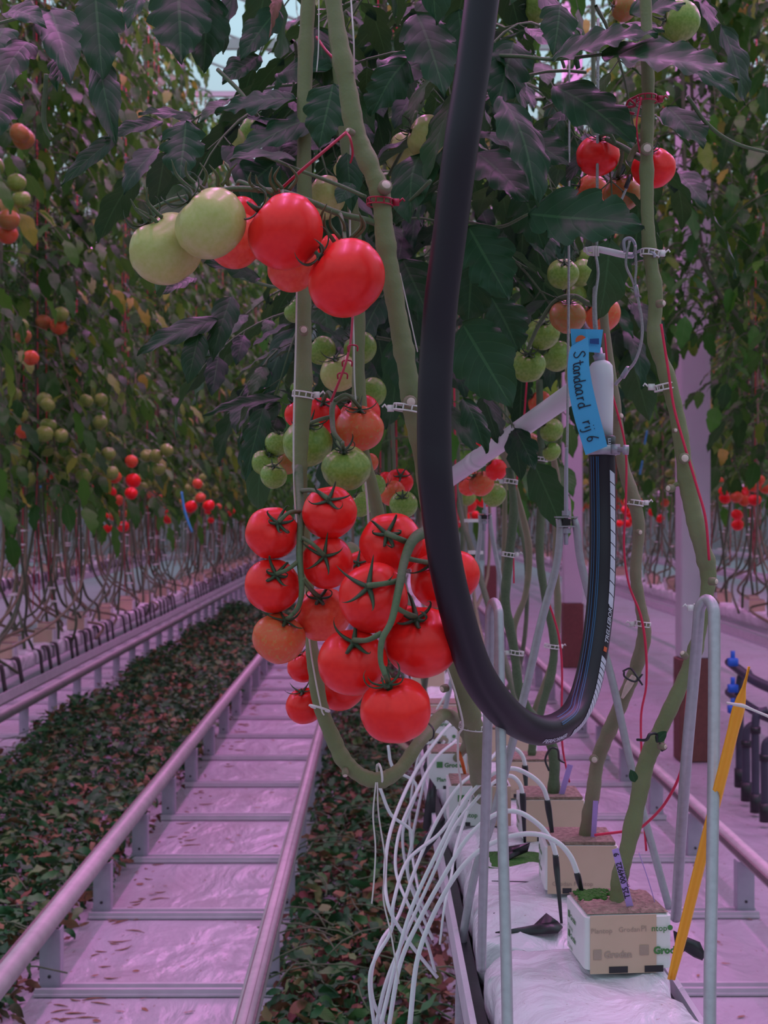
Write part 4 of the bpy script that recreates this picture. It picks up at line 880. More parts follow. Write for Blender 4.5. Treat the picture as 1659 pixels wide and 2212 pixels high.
# --- canopy: hero leaves placed one by one, each plant's other leaves grow round its stem
LV = [ # base, tip, width, lobes, depth, droop, fold, tilt, label
 ((1142, 462, 1.63), (1392, 492, 1.55), 170, 4, .45, .2, .22, (.1, -.1)), ((1192, 130, 1.62), (1418, 78, 1.58), 135, 5, .30, .5, .3, (.0, .7)), ((1300, 118, 1.60), (1592, 178, 1.52), 170, 5, .28, .45, .3, (0, .7)),
 ((1195, 185, 1.64), (1372, 310, 1.60), 140, 4, .32, .3, .3, (.2, .0)), ((1085, 215, 1.66), (1158, 448, 1.58), 120, 4, .3, .5, .5, (.5, .3)), ((1030, 330, 1.72), (1140, 440, 1.64), 130, 4, .35, .3, .3, (.1, .2)),
 ((1012, 490, 1.72), (1098, 648, 1.66), 140, 4, .5, .2, .2, (-.1, -.2)), ((1000, 700, 1.72), (1108, 882, 1.64), 150, 3, .25, .3, .3, (-.4, -.1)), ((1110, 90, 1.75), (1070, 240, 1.70), 120, 4, .4, .3, .3, (.1, .1)),
 ((1210, 10, 1.70), (1195, 120, 1.66), 90, 3, .3, .3, .3, (.2, .2)), ((1120, 290, 1.75), (1228, 360, 1.70), 100, 4, .4, .3, .3, (-.1, .2)), ((1125, 400, 1.75), (1175, 540, 1.72), 110, 4, .4, .3, .3, (-.3, 0)),
 ((860, 740, 1.85), (885, 870, 1.82), 90, 3, .3, .3, .3, (.2, 0)), ((870, 560, 1.90), (930, 700, 1.85), 110, 4, .4, .3, .3, (.1, 0)), ((850, 480, 1.80), (960, 400, 1.75), 90, 3, .3, .3, .3, (0, .4)), ((900, 30, 1.7), (960, 210, 1.62), 130, 4, .4, .4, .3, (0, .3)), ((820, 130, 1.75), (960, 180, 1.7), 110, 4, .4, .4, .3, (0, .3)),
 ((880, 130, 1.7), (800, 250, 1.7), 110, 4, .4, .4, .3, (0, .3)), ((990, 20, 1.8), (1010, 170, 1.8), 100, 4, .4, .4, .3, (0, .3)),
 ((1020, 560, 1.9), (1010, 700, 1.9), 120, 4, .4, .3, .3, (.1, 0)), ((1060, 640, 1.95), (1120, 760, 1.95), 120, 4, .4, .3, .3, (.1, 0)), ((1000, 860, 1.8), (1050, 980, 1.78), 70, 3, .3, .3, .4, (.5, 0)),
 ((1480, 130, 1.80), (1590, 220, 1.78), 70, 3, .3, .5, .4, (.0, .3)), ((1440, 230, 1.85), (1520, 320, 1.80), 100, 3, .3, .3, .3, (.2, 0)), ((1360, 30, 1.8), (1480, 10, 1.8), 90, 3, .2, .3, .3, (.2, .5)), ((1330, 60, 1.7), (1435, 70, 1.62), 70, 3, .3, .3, .3, (.2, .5))]
LB = [((110, 20, 1.62), (152, 182, 1.50), 105, 4, .35, .35, .3, (.2, .3)), ((60, 90, 1.60), (-20, 230, 1.5), 90, 4, .35, .5, .3, (.2, .3)), ((150, 95, 1.60), (125, 200, 1.52), 70, 3, .3, .4, .3, (-.3, .3)), ((20, 20, 1.6), (100, 60, 1.52), 70, 3, .3, .4, .3, (-.3, .3)), ((10, 60, 1.66), (-20, 140, 1.6), 90, 3, .3, .4, .3, (0, .3)),
 ((205, -20, 1.75), (222, 175, 1.70), 120, 4, .35, .3, .3, (.1, .0)), ((215, 130, 1.74), (252, 318, 1.66), 74, 3, .2, .3, .4, (-.1, -.2)), ((385, -30, 1.80), (392, 140, 1.74), 150, 4, .35, .3, .3, (.1, .0)), ((450, -10, 1.85), (440, 160, 1.80), 110, 4, .35, .3, .3, (.1, .0)), ((308, -20, 1.7), (276, 62, 1.66), 54, 3, .2, .3, .4, (-.3, .4)),
 ((402, 262, 1.62), (390, 392, 1.58), 112, 4, .55, .2, .15, (-.1, -.3)), ((250, 296, 1.75), (132, 402, 1.70), 50, 3, .2, .3, .3, (.3, .4)), ((352, 262, 1.78), (228, 300, 1.74), 60, 3, .2, .3, .3, (0, .5)), ((420, 255, 1.74), (300, 250, 1.70), 66, 3, .3, .4, .3, (0, .6)), ((640, 215, 1.65), (470, 250, 1.68), 100, 4, .4, .5, .3, (0, .5)),
 ((700, 250, 1.66), (500, 350, 1.62), 100, 4, .35, .4, .3, (.0, .5)), ((720, 300, 1.7), (600, 340, 1.66), 80, 3, .35, .4, .3, (.0, .5)), ((640, 345, 1.58), (490, 352, 1.54), 60, 3, .35, .6, .3, (.0, .9)), ((720, 180, 1.62), (690, 320, 1.60), 110, 4, .4, .3, .3, (.0, .2)), ((600, 160, 1.8), (720, 150, 1.75), 110, 3, .3, .3, .3, (.0, .2)),
 ((600, 20, 1.8), (520, 130, 1.76), 80, 3, .3, .3, .3, (.1, .2)), ((560, 120, 1.8), (480, 180, 1.76), 70, 3, .3, .3, .3, (.1, .2)), ((690, 60, 1.8), (700, 200, 1.76), 90, 3, .3, .3, .3, (.1, .2)), ((0, 190, 1.6), (-10, 300, 1.52), 110, 3, .3, .3, .3, (.3, .2)), ((595, 350, 1.66), (520, 420, 1.64), 110, 4, .35, .3, .3, (.0, .1)),
 ((760, 395, 1.62), (728, 440, 1.60), 46, 2, .1, .2, .2, (0, 0)), ((750, 330, 1.7), (760, 460, 1.68), 60, 2, .2, .2, .2, (0, 0)), ((430, 720, 1.9), (405, 830, 1.86), 60, 2, .2, .3, .3, (.2, 0)), ((470, 690, 1.92), (300, 770, 1.88), 74, 3, .3, .5, .3, (.0, .5)), ((500, 640, 1.95), (460, 780, 1.9), 70, 3, .3, .5, .3, (.0, .5)),
 ((610, 860, 1.95), (440, 900, 1.9), 46, 4, .3, .4, .3, (.0, .7)), ((605, 870, 1.95), (520, 960, 1.9), 50, 3, .35, .4, .3, (.0, .7)), ((570, 880, 1.9), (530, 1040, 1.85), 60, 4, .4, .3, .3, (.0, .3)), ((600, 900, 2.0), (575, 980, 1.95), 60, 3, .4, .3, .3, (.0, .3)), ((560, 600, 1.8), (440, 570, 1.74), 80, 3, .3, .3, .3, (.0, .3)), ((420, 600, 1.8), (345, 640, 1.74), 50, 3, .3, .3, .3, (.0, .6))]
rng = random.Random(99)
for plant, lst in ((p4, LV), (p2, LB)):
    for (b, t_, w, lo, dp, dr, fo, ti) in lst:
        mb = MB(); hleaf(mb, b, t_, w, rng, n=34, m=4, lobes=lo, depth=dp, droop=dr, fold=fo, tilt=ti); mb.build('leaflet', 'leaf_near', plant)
# leaf stalks of the near canopy
part_tube(p4, 'leaf_stalk', 'stalk_green', [[(1050, 120, 1.75, 10), (1130, 122, 1.7, 9), (1195, 128, 1.66, 8), (1300, 118, 1.6, 7)], [(1485, 208, 1.82, 9), (1530, 270, 1.82, 9), (1590, 310, 1.82, 8), (1680, 335, 1.82, 7)], [(1010, 480, 1.8, 8), (1080, 490, 1.75, 7), (1142, 462, 1.63, 6)]])
part_tube(p2, 'leaf_stalk', 'stalk_green', [[(470, 150, 1.74, 9), (520, 200, 1.72, 9), (555, 250, 1.70, 8)], [(560, 330, 1.6, 8), (640, 365, 1.58, 8), (720, 395, 1.57, 9), (790, 425, 1.55, 8)], [(100, 160, 1.7, 10), (95, 260, 1.72, 11), (110, 300, 1.72, 8)], [(520, 600, 1.9, 7), (600, 620, 1.85, 7), (650, 600, 1.8, 7)], [(860, 450, 1.7, 8), (880, 440, 1.7, 9), (930, 390, 1.66, 8)], [(840, 380, 1.8, 8), (880, 300, 1.8, 8), (900, 240, 1.8, 8)]])
def canopy(parent, n, xr, yr, zr, seed, keep=None, mat='leaf_near'):
    rng = random.Random(seed); mb = MB(); i = 0
    while i < n:
        p = Vector((rng.uniform(*xr), rng.uniform(*yr), rng.uniform(*zr)))
        if keep and not keep(p): continue
        a = rng.uniform(0, 2 * PI); compound(mb, p, (math.cos(a), math.sin(a) * .7, rng.uniform(-.3, .3)), rng, rng.uniform(.24, .36), rng.uniform(.85, 1.25), rng.uniform(.6, 1.5), 14, 2, lobes=3); i += 1
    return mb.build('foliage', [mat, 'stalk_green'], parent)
def pix(p):
    v = p - Vector((0, 0, CH)); D = v.dot(FW); return CX + v.dot(RT) / D * F, CY - v.z / D * F, D
def keepR(p):
    x, y, D = pix(p); return 860 < x < 1340 and y < (560 if x < 1080 else 330) and D > 1.78
def keepM(p):
    x, y, D = pix(p); return 560 < x < 900 and y < 340 and D > 1.72
def keepL(p):
    x, y, D = pix(p); return x < 560 and y < 40 - (0 if x < 420 else 40) and D > 1.6
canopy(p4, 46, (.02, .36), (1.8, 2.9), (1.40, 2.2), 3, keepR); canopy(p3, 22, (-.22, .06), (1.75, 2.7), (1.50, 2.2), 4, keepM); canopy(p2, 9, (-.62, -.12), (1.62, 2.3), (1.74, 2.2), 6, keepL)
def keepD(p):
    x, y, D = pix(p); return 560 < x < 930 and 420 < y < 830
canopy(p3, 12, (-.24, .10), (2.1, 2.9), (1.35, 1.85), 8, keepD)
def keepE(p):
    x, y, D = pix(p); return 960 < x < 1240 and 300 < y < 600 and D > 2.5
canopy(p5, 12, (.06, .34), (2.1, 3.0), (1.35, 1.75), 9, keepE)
# curled dry leaf hanging at the top
mb = MB(); hleaf(mb, (600, -5, 1.6), (582, 80, 1.58), 30, random.Random(3), n=20, m=3, lobes=4, depth=.5, droop=.9, fold=.9, twist=2.0); mb.build('withered_leaflet', 'litter_brown', p2)
mb = MB(); hleaf(mb, (1416, 1602, 1.6), (1440, 1580, 1.6), 22, random.Random(3), n=10, m=3, lobes=2, depth=.1); mb.build('young_leaf', 'leaf_near', p4); mb = MB(); hleaf(mb, (1372, 1690, 1.6), (1362, 1662, 1.6), 20, random.Random(4), n=10, m=3, lobes=2, depth=.1); mb.build('young_leaf', 'leaf_near', p4)

# --- strings, clips, hooks
def line(name, mat, pls, label, cat_, group=None, seg=6):
    o = P(*pls[0][0][:3])
    if len(pls) > 1:
        e_ = empty(name, o)
        for pl in pls: mb = MB(); ptube(mb, pl, seg, 8); mb.build('strand', mat, e_)
        return tag(e_, label, cat_, group)
    mb = MB(); ptube(mb, pls[0], seg, 8); return tag(mb.build(name, mat, origin=o), label, cat_, group)
line('string', 'string_white', [[(641, 620, 1.58, 4), (639, 740, 1.57, 4.5), (636, 850, 1.565, 4.5), (634, 960, 1.565, 4.5), (637, 1085, 1.57, 4), (650, 1200, 1.60, 4), (668, 1380, 1.56, 4), (680, 1460, 1.55, 4), (694, 1530, 1.545, 4), (700, 1545, 1.545, 3.5)]], 'white string running down the left stem past its white clip', 'string')
line('string', 'string_white', [[(757, -20, 1.47, 4), (765, 130, 1.47, 4), (757, 320, 1.70, 4), (757, 560, 1.70, 4), (764, 720, 1.69, 4), (768, 860, 1.68, 4), (790, 1050, 1.70, 5), (797, 1140, 1.74, 5)]], 'white string along the slim stem between the bunches', 'string')
line('string', 'string_white', [[(689, -20, 1.64, 3), (688, 100, 1.64, 3), (684, 155, 1.64, 3)]], 'white string hanging at the top between two stems', 'string')
line('string', 'string_white', [[(864, 590, 1.52, 3), (880, 660, 1.53, 3), (902, 760, 1.54, 3)]], 'thin pale string crossing behind the thick stem', 'string')
line('string', 'string_white', [[(965, 1440, 1.72, 5), (985, 1500, 1.74, 5), (1000, 1565, 1.76, 5), (990, 1590, 1.77, 5), (990, 1650, 1.78, 5), (996, 1700, 1.8, 5), (992, 1740, 1.8, 4)]], 'wavy white string hanging beside the thick stem base', 'string')
line('string', 'string_white', [[(812, 1690, 1.56, 4), (806, 1760, 1.56, 4), (811, 1830, 1.56, 4), (808, 1900, 1.56, 4), (803, 1952, 1.56, 4)]], 'short loose white string end hanging below the U stem', 'string')
line('string', 'string_white', [[(815, 1690, 1.56, 4), (818, 1760, 1.57, 4), (832, 1860, 1.58, 4), (828, 1940, 1.6, 4), (845, 2020, 1.6, 4), (862, 2125, 1.6, 4)]], 'long loose white string hanging from the ring under the U stem', 'string')
line('string', 'string_red', [[(1385, 210, 1.6, 4), (1375, 270, 1.60, 4), (1382, 330, 1.64, 4)], [(1428, 700, 1.60, 6), (1442, 790, 1.60, 6), (1456, 880, 1.60, 6), (1478, 960, 1.60, 6), (1505, 1050, 1.60, 6), (1524, 1120, 1.60, 6), (1532, 1210, 1.61, 6)]], 'bright pink red string twisting down the knotty right stem', 'string')
line('string', 'string_red', [[(1306, 720, 1.9, 4), (1318, 830, 1.9, 5), (1350, 960, 1.9, 5), (1352, 1080, 1.9, 5), (1348, 1180, 1.9, 5), (1358, 1260, 1.9, 5), (1384, 1330, 1.9, 6), (1395, 1400, 1.9, 6), (1396, 1480, 1.9, 5), (1385, 1545, 1.9, 5), (1386, 1640, 1.9, 5), (1388, 1730, 1.9, 5), (1396, 1838, 1.9, 5)]], 'pink red string hanging down past the stem with the peeled cut', 'string')
line('string', 'string_red', [[(1486, 1470, 1.65, 6), (1480, 1560, 1.66, 6), (1472, 1660, 1.68, 6), (1440, 1730, 1.72, 6), (1400, 1775, 1.78, 6), (1370, 1792, 1.82, 6), (1285, 1804, 1.86, 6)]], 'slack pink red string curving behind the nearest block', 'string')
line('string', 'string_red', [[(1180, 1290, 2.3, 5), (1195, 1330, 2.3, 5), (1208, 1380, 2.3, 5), (1214, 1450, 2.3, 5), (1214, 1600, 2.3, 5), (1230, 1690, 2.3, 4)]], 'pink red string hanging inside the hose bend', 'string')
line('string', 'string_red', [[(1138, 825, 2.6, 4), (1128, 950, 2.6, 5), (1110, 1100, 2.6, 4), (1110, 1260, 2.6, 4)]], 'pink red string beside the stems left of the front hanger', 'string')
line('string', 'string_orange', [[(991, 1622, 2.4, 8), (998, 1645, 2.4, 9), (1006, 1678, 2.42, 8)]], 'orange plastic stick in a white block behind the hairpin legs', 'stick')
clip_ring(655, 853, 1.60, 46, 'white ladder clip round the left stem', side=1)
clip_ring(880, 882, 1.50, 60, 'white clip on the thick stem at the left edge of the hose', side=-1)
clip_ring(821, 437, 1.50, 56, 'dark red clip round the thick stem below its big cut scar', 'clip_red', .05, 1)
clip_ring(1397, 214, 1.62, 44, 'dark red clip round the top of the knotty right stem', 'clip_red', 0, 1)
clip_ring(1404, 547, 1.62, 40, 'white clip holding the knotty right stem at the cable arm', side=1)
clip_ring(1435, 836, 1.62, 44, 'white ladder clip round the knotty right stem', tilt=-.2, side=-1)
clip_ring(1372, 1086, 1.92, 36, 'white clip on the stem just right of the hose', side=1)
clip_ring(1103, 1040, 2.24, 30, 'white clip on a stem under the slanting pipe', side=-1)
clip_ring(1170, 992, 2.6, 26, 'small white clip near the threaded rod', side=1)
clip_ring(1202, 1072, 2.9, 24, 'small white clip just left of the hanger nut', side=-1)
clip_ring(1098, 1198, 2.24, 26, 'white clip at mid height on the stem behind the hanger leg', side=1)
clip_ring(1388, 1348, 1.92, 34, 'white clip on the woody stem beside the hose', side=-1)
clip_ring(1192, 1396, 2.6, 32, 'white clip on a stem inside the hose bend', side=1)
clip_ring(1116, 1410, 2.25, 30, 'white clip on the stem by the left hanger leg', side=-1)
clip_ring(1510, 1313, 1.60, 24, 'white clip beside the top of the right hairpin', side=-1)
clip_ring(1018, 1570, 1.82, 52, 'clear plastic ring clip round the thick stem base', side=1)
plain_ring(690, 1530, 1.555, 44, 'white round ring clip around the U stem at left', (.3, .25, 1))
plain_ring(820, 1672, 1.57, 44, 'white round ring clip at the bottom of the U stem', (1, .25, .1))
clip_ring(1100, 960, 2.9, 0.1, 'x', side=1) if False else None
# red truss supports
t_ = empty('truss_support', P(745, 290, 1.47)); mb = MB(); ptube(mb, [(748, 286, 1.47, 7), (690, 335, 1.45, 7), (640, 378, 1.45, 7), (603, 412, 1.47, 7)], 6); mb.build('strap', 'clip_red', t_)
mb = MB(); ptube(mb, [(748, 286, 1.465, 5), (757, 300, 1.455, 5), (762, 330, 1.46, 5), (757, 352, 1.47, 4)], 5); mb.build('hook', 'clip_red', t_); tag(t_, 'dark red strap holding up the upper bunch from the thick stem', 'truss support')
t_ = empty('truss_support', P(765, 690, 1.6)); mb = MB(); ptube(mb, [(762, 682, 1.66, 6), (757, 740, 1.64, 6), (745, 790, 1.62, 6), (722, 850, 1.61, 6), (714, 868, 1.61, 6)], 6); mb.build('strap', 'clip_red', t_)
mb = MB()
for x, y in ((762, 745), (750, 778), (740, 805)):
    for s_ in (-1, 1): ptube(mb, [(x, y, 1.635, 4), (x + 10 * s_, y + 3, 1.63, 4), (x + 10 * s_, y + 14, 1.63, 4)], 5, 4)
mb.build('hook', 'clip_red', t_); tag(t_, 'dark red barbed strap hanging over the middle bunch', 'truss support')
line('truss_support', 'clip_red', [[(684, 80, 1.7, 6), (705, 110, 1.68, 6), (735, 140, 1.66, 6)]], 'dark red strap high up between the leaves', 'truss support')
line('truss_support', 'clip_red', [[(1376, 208, 1.63, 6), (1356, 220, 1.63, 6), (1355, 240, 1.63, 6), (1370, 246, 1.63, 6)], [(1360, 214, 1.62, 5), (1372, 228, 1.62, 5), (1352, 232, 1.62, 5)]], 'tangled dark red clip hanging left of the right stem top', 'truss support')
# dark wire hooks on stems
line('wire_hook', 'black_plastic', [[(1348, 1450, 1.90, 4), (1350, 1462, 1.90, 5), (1372, 1472, 1.90, 5), (1388, 1456, 1.9, 4)], [(1345, 1450, 1.91, 4), (1362, 1444, 1.91, 5), (1376, 1462, 1.9, 5), (1388, 1480, 1.9, 4)]], 'dark wire hook round the stem with the peeled cut', 'hook')
line('wire_hook', 'black_plastic', [[(1376, 1598, 1.60, 6), (1396, 1598, 1.59, 7), (1404, 1586, 1.59, 7), (1418, 1586, 1.60, 6), (1420, 1604, 1.60, 6)], [(1424, 1606, 1.6, 6), (1438, 1614, 1.6, 7), (1428, 1622, 1.6, 6)]], 'dark wire hook round the stem of the nearest block', 'hook')
line('wire_hook', 'black_plastic', [[(1186, 1665, 2.22, 5), (1178, 1640, 2.22, 5), (1190, 1617, 2.2, 5), (1205, 1620, 2.2, 5), (1208, 1640, 2.22, 5), (1220, 1648, 2.22, 4)]], 'dark wire hook on the short stem of the third block', 'hook')
line('wire_hook', 'black_plastic', [[(925, 1562, 1.62, 4), (936, 1575, 1.60, 4), (936, 1592, 1.60, 4), (928, 1600, 1.62, 4)]], 'thin dark wire hook on the right arm of the U stem', 'hook')

# ================================================================== THE BIG BLACK HOSE
HP = [(1049, -60, 1.36, 75), (1041, 0, 1.36, 75), (1021, 150, 1.36, 75), (998, 300, 1.36, 76), (981, 430, 1.365, 75), (967, 540, 1.37, 74), (954, 640, 1.375, 74), (945, 740, 1.38, 74), (939, 850, 1.38, 74), (938, 950, 1.38, 75), (942, 1050, 1.38, 75), (960, 1200, 1.39, 74), (981, 1300, 1.40, 74), (1009, 1400, 1.42, 75), (1036, 1466, 1.44, 76), (1079, 1526, 1.47, 74), (1122, 1562, 1.50, 68), (1168, 1578, 1.53, 65), (1210, 1567, 1.57, 62), (1243, 1538, 1.61, 60), (1268, 1482, 1.64, 60), (1285, 1400, 1.66, 59), (1297, 1300, 1.68, 59), (1302, 1200, 1.69, 58), (1302, 1080, 1.70, 57), (1300, 975, 1.70, 57)]
hc = cat(HP, 14); hp = [P(a, b, d) for a, b, d, w in hc]; hr = [PX(w, d) / 2 for a, b, d, w in hc]
hose = empty('irrigation_hose', P(1299, 975, 1.70)); mb = MB(); tube(mb, hp, hr, 40); mb.build('rubber_tube', 'hose', hose)
hl = [0]
for i in range(1, len(hp)): hl.append(hl[-1] + (hp[i] - hp[i - 1]).length)
fr_ = []
for i in range(len(hp)):
    t = (hp[min(i + 1, len(hp) - 1)] - hp[max(i - 1, 0)]).normalized(); u = (Vector((0, -1, 0)) - t * t.dot(Vector((0, -1, 0)))).normalized(); fr_.append((t, u, t.cross(u)))
def hs(s, a, off=.0006):
    "point on the hose: s metres from its fitting end, a = angle from the viewer side, positive to photo right on that branch"
    q = hl[-1] - s; i = 0
    lo, hi = 0, len(hl) - 1
    while hi - lo > 1:
        m_ = (lo + hi) // 2
        if hl[m_] <= q: lo = m_
        else: hi = m_
    f = (q - hl[lo]) / (hl[lo + 1] - hl[lo]); p = hp[lo].lerp(hp[lo + 1], f); u = fr_[lo][1].lerp(fr_[lo + 1][1], f).normalized(); w = fr_[lo][2].lerp(fr_[lo + 1][2], f).normalized(); r = hr[lo] * (1 - f) + hr[lo + 1] * f
    return p + (u * math.cos(a) - w * math.sin(a)) * (r + off)
SG = 1 if (hs(.05, .8) - hs(.05, 0)).dot(RT) > 0 else -1
def hstrip(mb, s0, s1, a0, a1, n=0, slant=0):
    n = n or max(1, int((s1 - s0) / .006)); vs = []; K = 5
    for i in range(n + 1):
        for j in range(K):
            tt = j / (K - 1); vs.append(hs(s0 + (s1 - s0) * i / n + slant * tt, SG * (a0 + (a1 - a0) * tt)))
    mb.add(vs, [[i * K + j, i * K + j + 1, (i + 1) * K + j + 1, (i + 1) * K + j] for i in range(n) for j in range(K - 1)])
mb = MB()
for a in (-1.08, -.86, -.60, -.47): hstrip(mb, .006, .40, a, a + .07)
mb.build('blue_stripes', 'stripe_blue', hose)
mb = MB(); s = .022
while s < .178: hstrip(mb, s, s + .0135, .42, .92, 2, .005); s += .0148
s = .247
while s < .372: hstrip(mb, s, s + .0062, .42, .98, 2, .004); s += .0074
def on_hose(s0, a0, rev=False):
    def f(x, y):       # text runs up the hose
        return hs(s0 - x, SG * (a0 - y / .0164 + 0), .0007)
    return f
text_on(mb, 'TRELLEBORG', .0084, on_hose(.232, .84), shear=.25, bold=.0001); text_on(mb, 'PERFORMER', .0080, on_hose(.432, .62), bold=.0001)
mb.build('white_print', 'print_white', hose)
mb = MB(); hstrip(mb, .236, .2415, .48, .82, 2); mb.build('red_mark', 'print_orange', hose)
# steel clamp with its screw, black sleeve, white fitting
p0 = P(1299, 986, 1.70); 
mb = MB(); lathe(mb, P(1299, 983, 1.70), P(1300, 962, 1.70), [(0, .0168), (0, .0176), (1, .0176), (1, .0168)], 32); cb = mb.build('clamp_band', 'steel', hose)
mb = MB(); box(mb, P(1329, 971, 1.69), (.010, .012, .012)); lathe(mb, P(1334, 971, 1.675), P(1358, 972, 1.672), [(0, .003), (.45, .003), (.5, .0058), (1, .0058)], 12); sub(mb, 'clamp_screw', 'steel', cb)
mb = MB(); lathe(mb, P(1300, 966, 1.70), P(1303, 941, 1.70), [(0, .0150), (.1, .0156), (1, .0150), (1, .013)], 28); mb.build('black_sleeve', 'black_plastic', hose)
def slv(x, y): return P(1306 + x, 962 - y, 1.684)
mb = MB(); text_on(mb, 'LE', .0095, lambda x, y: P(1303, 959, 1.6845) + RT * (x) + UP * y - FW * (-abs(x) * .15), bold=.0002); mb.build('sleeve_print', 'print_white', hose)
ft = empty('white_fitting', P(1303, 940, 1.705))
mb = MB(); lathe(mb, P(1308, 948, 1.705), P(1297, 778, 1.705), [(0, .0085), (.25, .0105), (.55, .0128), (.8, .0142), (.92, .0138), (.97, .0105), (1.0, .005)], 28); mb.build('body', 'white_paint', ft)
mb = MB(); lathe(mb, P(1296, 780, 1.705), P(1291, 752, 1.705), [(0, .006), (.5, .0075), (.55, .005), (1, .005)], 14); mb.build('threaded_neck', 'zinc', ft)
tag(ft, 'white tapered fitting plugged into the end of the hose, behind the blue tag', 'fitting'); tag(hose, 'big black rubber hose hanging in a U loop, with white print and blue lines', 'hose')

# blue paper tag, handwritten, over the fitting; second slip folded behind
def quadstrip(mb, pts, th=.0006):
    n = len(pts); vs = []
    for (lx, ly, ld, rx, ry, rd) in pts: vs += [P(lx, ly, ld), P(rx, ry, rd)]
    vs += [v + FW * th for v in vs]; o = 2 * n; fs = []
    for i in range(n - 1): fs += [[2 * i, 2 * i + 2, 2 * i + 3, 2 * i + 1], [o + 2 * i, o + 2 * i + 1, o + 2 * i + 3, o + 2 * i + 2], [2 * i, o + 2 * i, o + 2 * i + 2, 2 * i + 2], [2 * i + 1, 2 * i + 3, o + 2 * i + 3, o + 2 * i + 1]]
    fs += [[0, 1, o + 1, o], [o - 2, 2 * o - 2, 2 * o - 1, o - 1]]; mb.add(vs, fs)
tg = empty('paper_tag', P(1270, 730, 1.66)); TP = [(1234, 748, 1.665, 1270, 727, 1.655), (1229, 765, 1.66, 1272, 752, 1.65), (1226, 800, 1.655, 1273, 790, 1.645), (1229, 845, 1.652, 1280, 833, 1.642), (1240, 900, 1.65, 1292, 885, 1.64), (1255, 950, 1.65, 1305, 935, 1.64), (1265, 983, 1.65, 1312, 964, 1.64)]
mb = MB(); tq = [tuple(q) for q in cat(TP, 5)]; quadstrip(mb, tq); mb.build('strip', 'tag_blue', tg, False)
def tagp(a, b, off=.0009):
    "a: along the strip 0..1, b: across 0..1"
    yy = tq[0][1] + (tq[-1][1] - tq[0][1]) * min(.9995, max(0, a)); i = max(k_ for k_ in range(len(tq) - 1) if tq[k_][1] <= yy + 1e-6); f = (yy - tq[i][1]) / (tq[i + 1][1] - tq[i][1]); q = [tq[i][k_] * (1 - f) + tq[i + 1][k_] * f for k_ in range(6)]
    return P(q[0] * (1 - b) + q[3] * b, q[1] * (1 - b) + q[4] * b, q[2] * (1 - b) + q[5] * b - off)
GL = {'S': [[(.62, .85), (.45, 1), (.2, .9), (.15, .7), (.4, .5), (.55, .3), (.45, .08), (.2, 0), (0, .12)]], 't': [[(.25, .95), (.25, .3), (.32, .05), (.5, .02)], [(.02, .62), (.5, .66)]], 'a': [[(.45, .5), (.25, .58), (.05, .42), (.02, .15), (.18, 0), (.38, .12), (.46, .5), (.46, .1), (.58, 0)]], 'n': [[(.05, .55), (.08, 0)], [(.08, .35), (.25, .56), (.42, .45), (.45, 0)]],
      'd': [[(.42, .42), (.22, .5), (.03, .32), (.05, .08), (.22, 0), (.4, .12), (.46, 1.0)], [(.44, .4), (.46, .1), (.56, 0)]], 'r': [[(.08, .55), (.1, 0)], [(.1, .3), (.22, .5), (.42, .52)]], 'i': [[(.1, .5), (.12, .05)], [(.1, .78), (.12, .82)]], 'j': [[(.2, .52), (.24, -.1), (.1, -.35), (-.08, -.3)], [(.22, .78), (.24, .82)]], '6': [[(.4, .95), (.15, .6), (.02, .25), (.15, .0), (.4, .05), (.42, .3), (.2, .42), (.05, .3)]]}
mb = MB(); L_ = .0; xx = .07
for ch, adv, sc in (('S', .092, 1.1), ('t', .052, 1.0), ('a', .062, 1.0), ('n', .058, 1.0), ('d', .065, 1), ('a', .062, 1), ('a', .075, 1), ('r', .062, 1), ('d', .185, 1.0), ('r', .052, 1), ('i', .022, 1), ('j', .085, 1), ('6', .1, 1.0)):
    for st in GL[ch]:
        c = cat(st, 5) if len(st) > 2 else st
        tube(mb, [tagp(xx + q[0] * .088 * sc, .26 + q[1] * .50 * sc) for q in c], .00062, 5)
    xx += adv * .90
mb.build('handwriting', 'ink', tg)
tag(tg, 'blue paper tag with the handwritten word Standaard, hung beside the hose end', 'tag')
tg2 = empty('paper_label', P(1265, 730, 1.69)); mb = MB(); quadstrip(mb, [(1232, 710, 1.69, 1236, 758, 1.69), (1265, 711, 1.685, 1268, 760, 1.685), (1303, 712, 1.69, 1296, 762, 1.69)]); mb.build('slip', 'tag_blue', tg2, False)
mb = MB(); c = P(1255, 736, 1.683); vs = [c] + [c + (RT * math.cos(a) + UP * math.sin(a)) * PX(12, 1.68) for a in [R(20 + 16 * i) for i in range(12)]]; mb.add(vs, [[0, i, i + 1] for i in range(1, 12)]); mb.build('orange_mark', 'print_orange', tg2)
mb = MB(); mb.add([P(1274, 732, 1.682), P(1274, 742, 1.682), P(1294, 744, 1.684), P(1294, 731, 1.684)], [[0, 1, 2, 3]]); mb.build('navy_mark', 'print_navy', tg2)
tag(tg2, 'small blue label with an orange mark, wrapped round the steel cable above the tag', 'label')

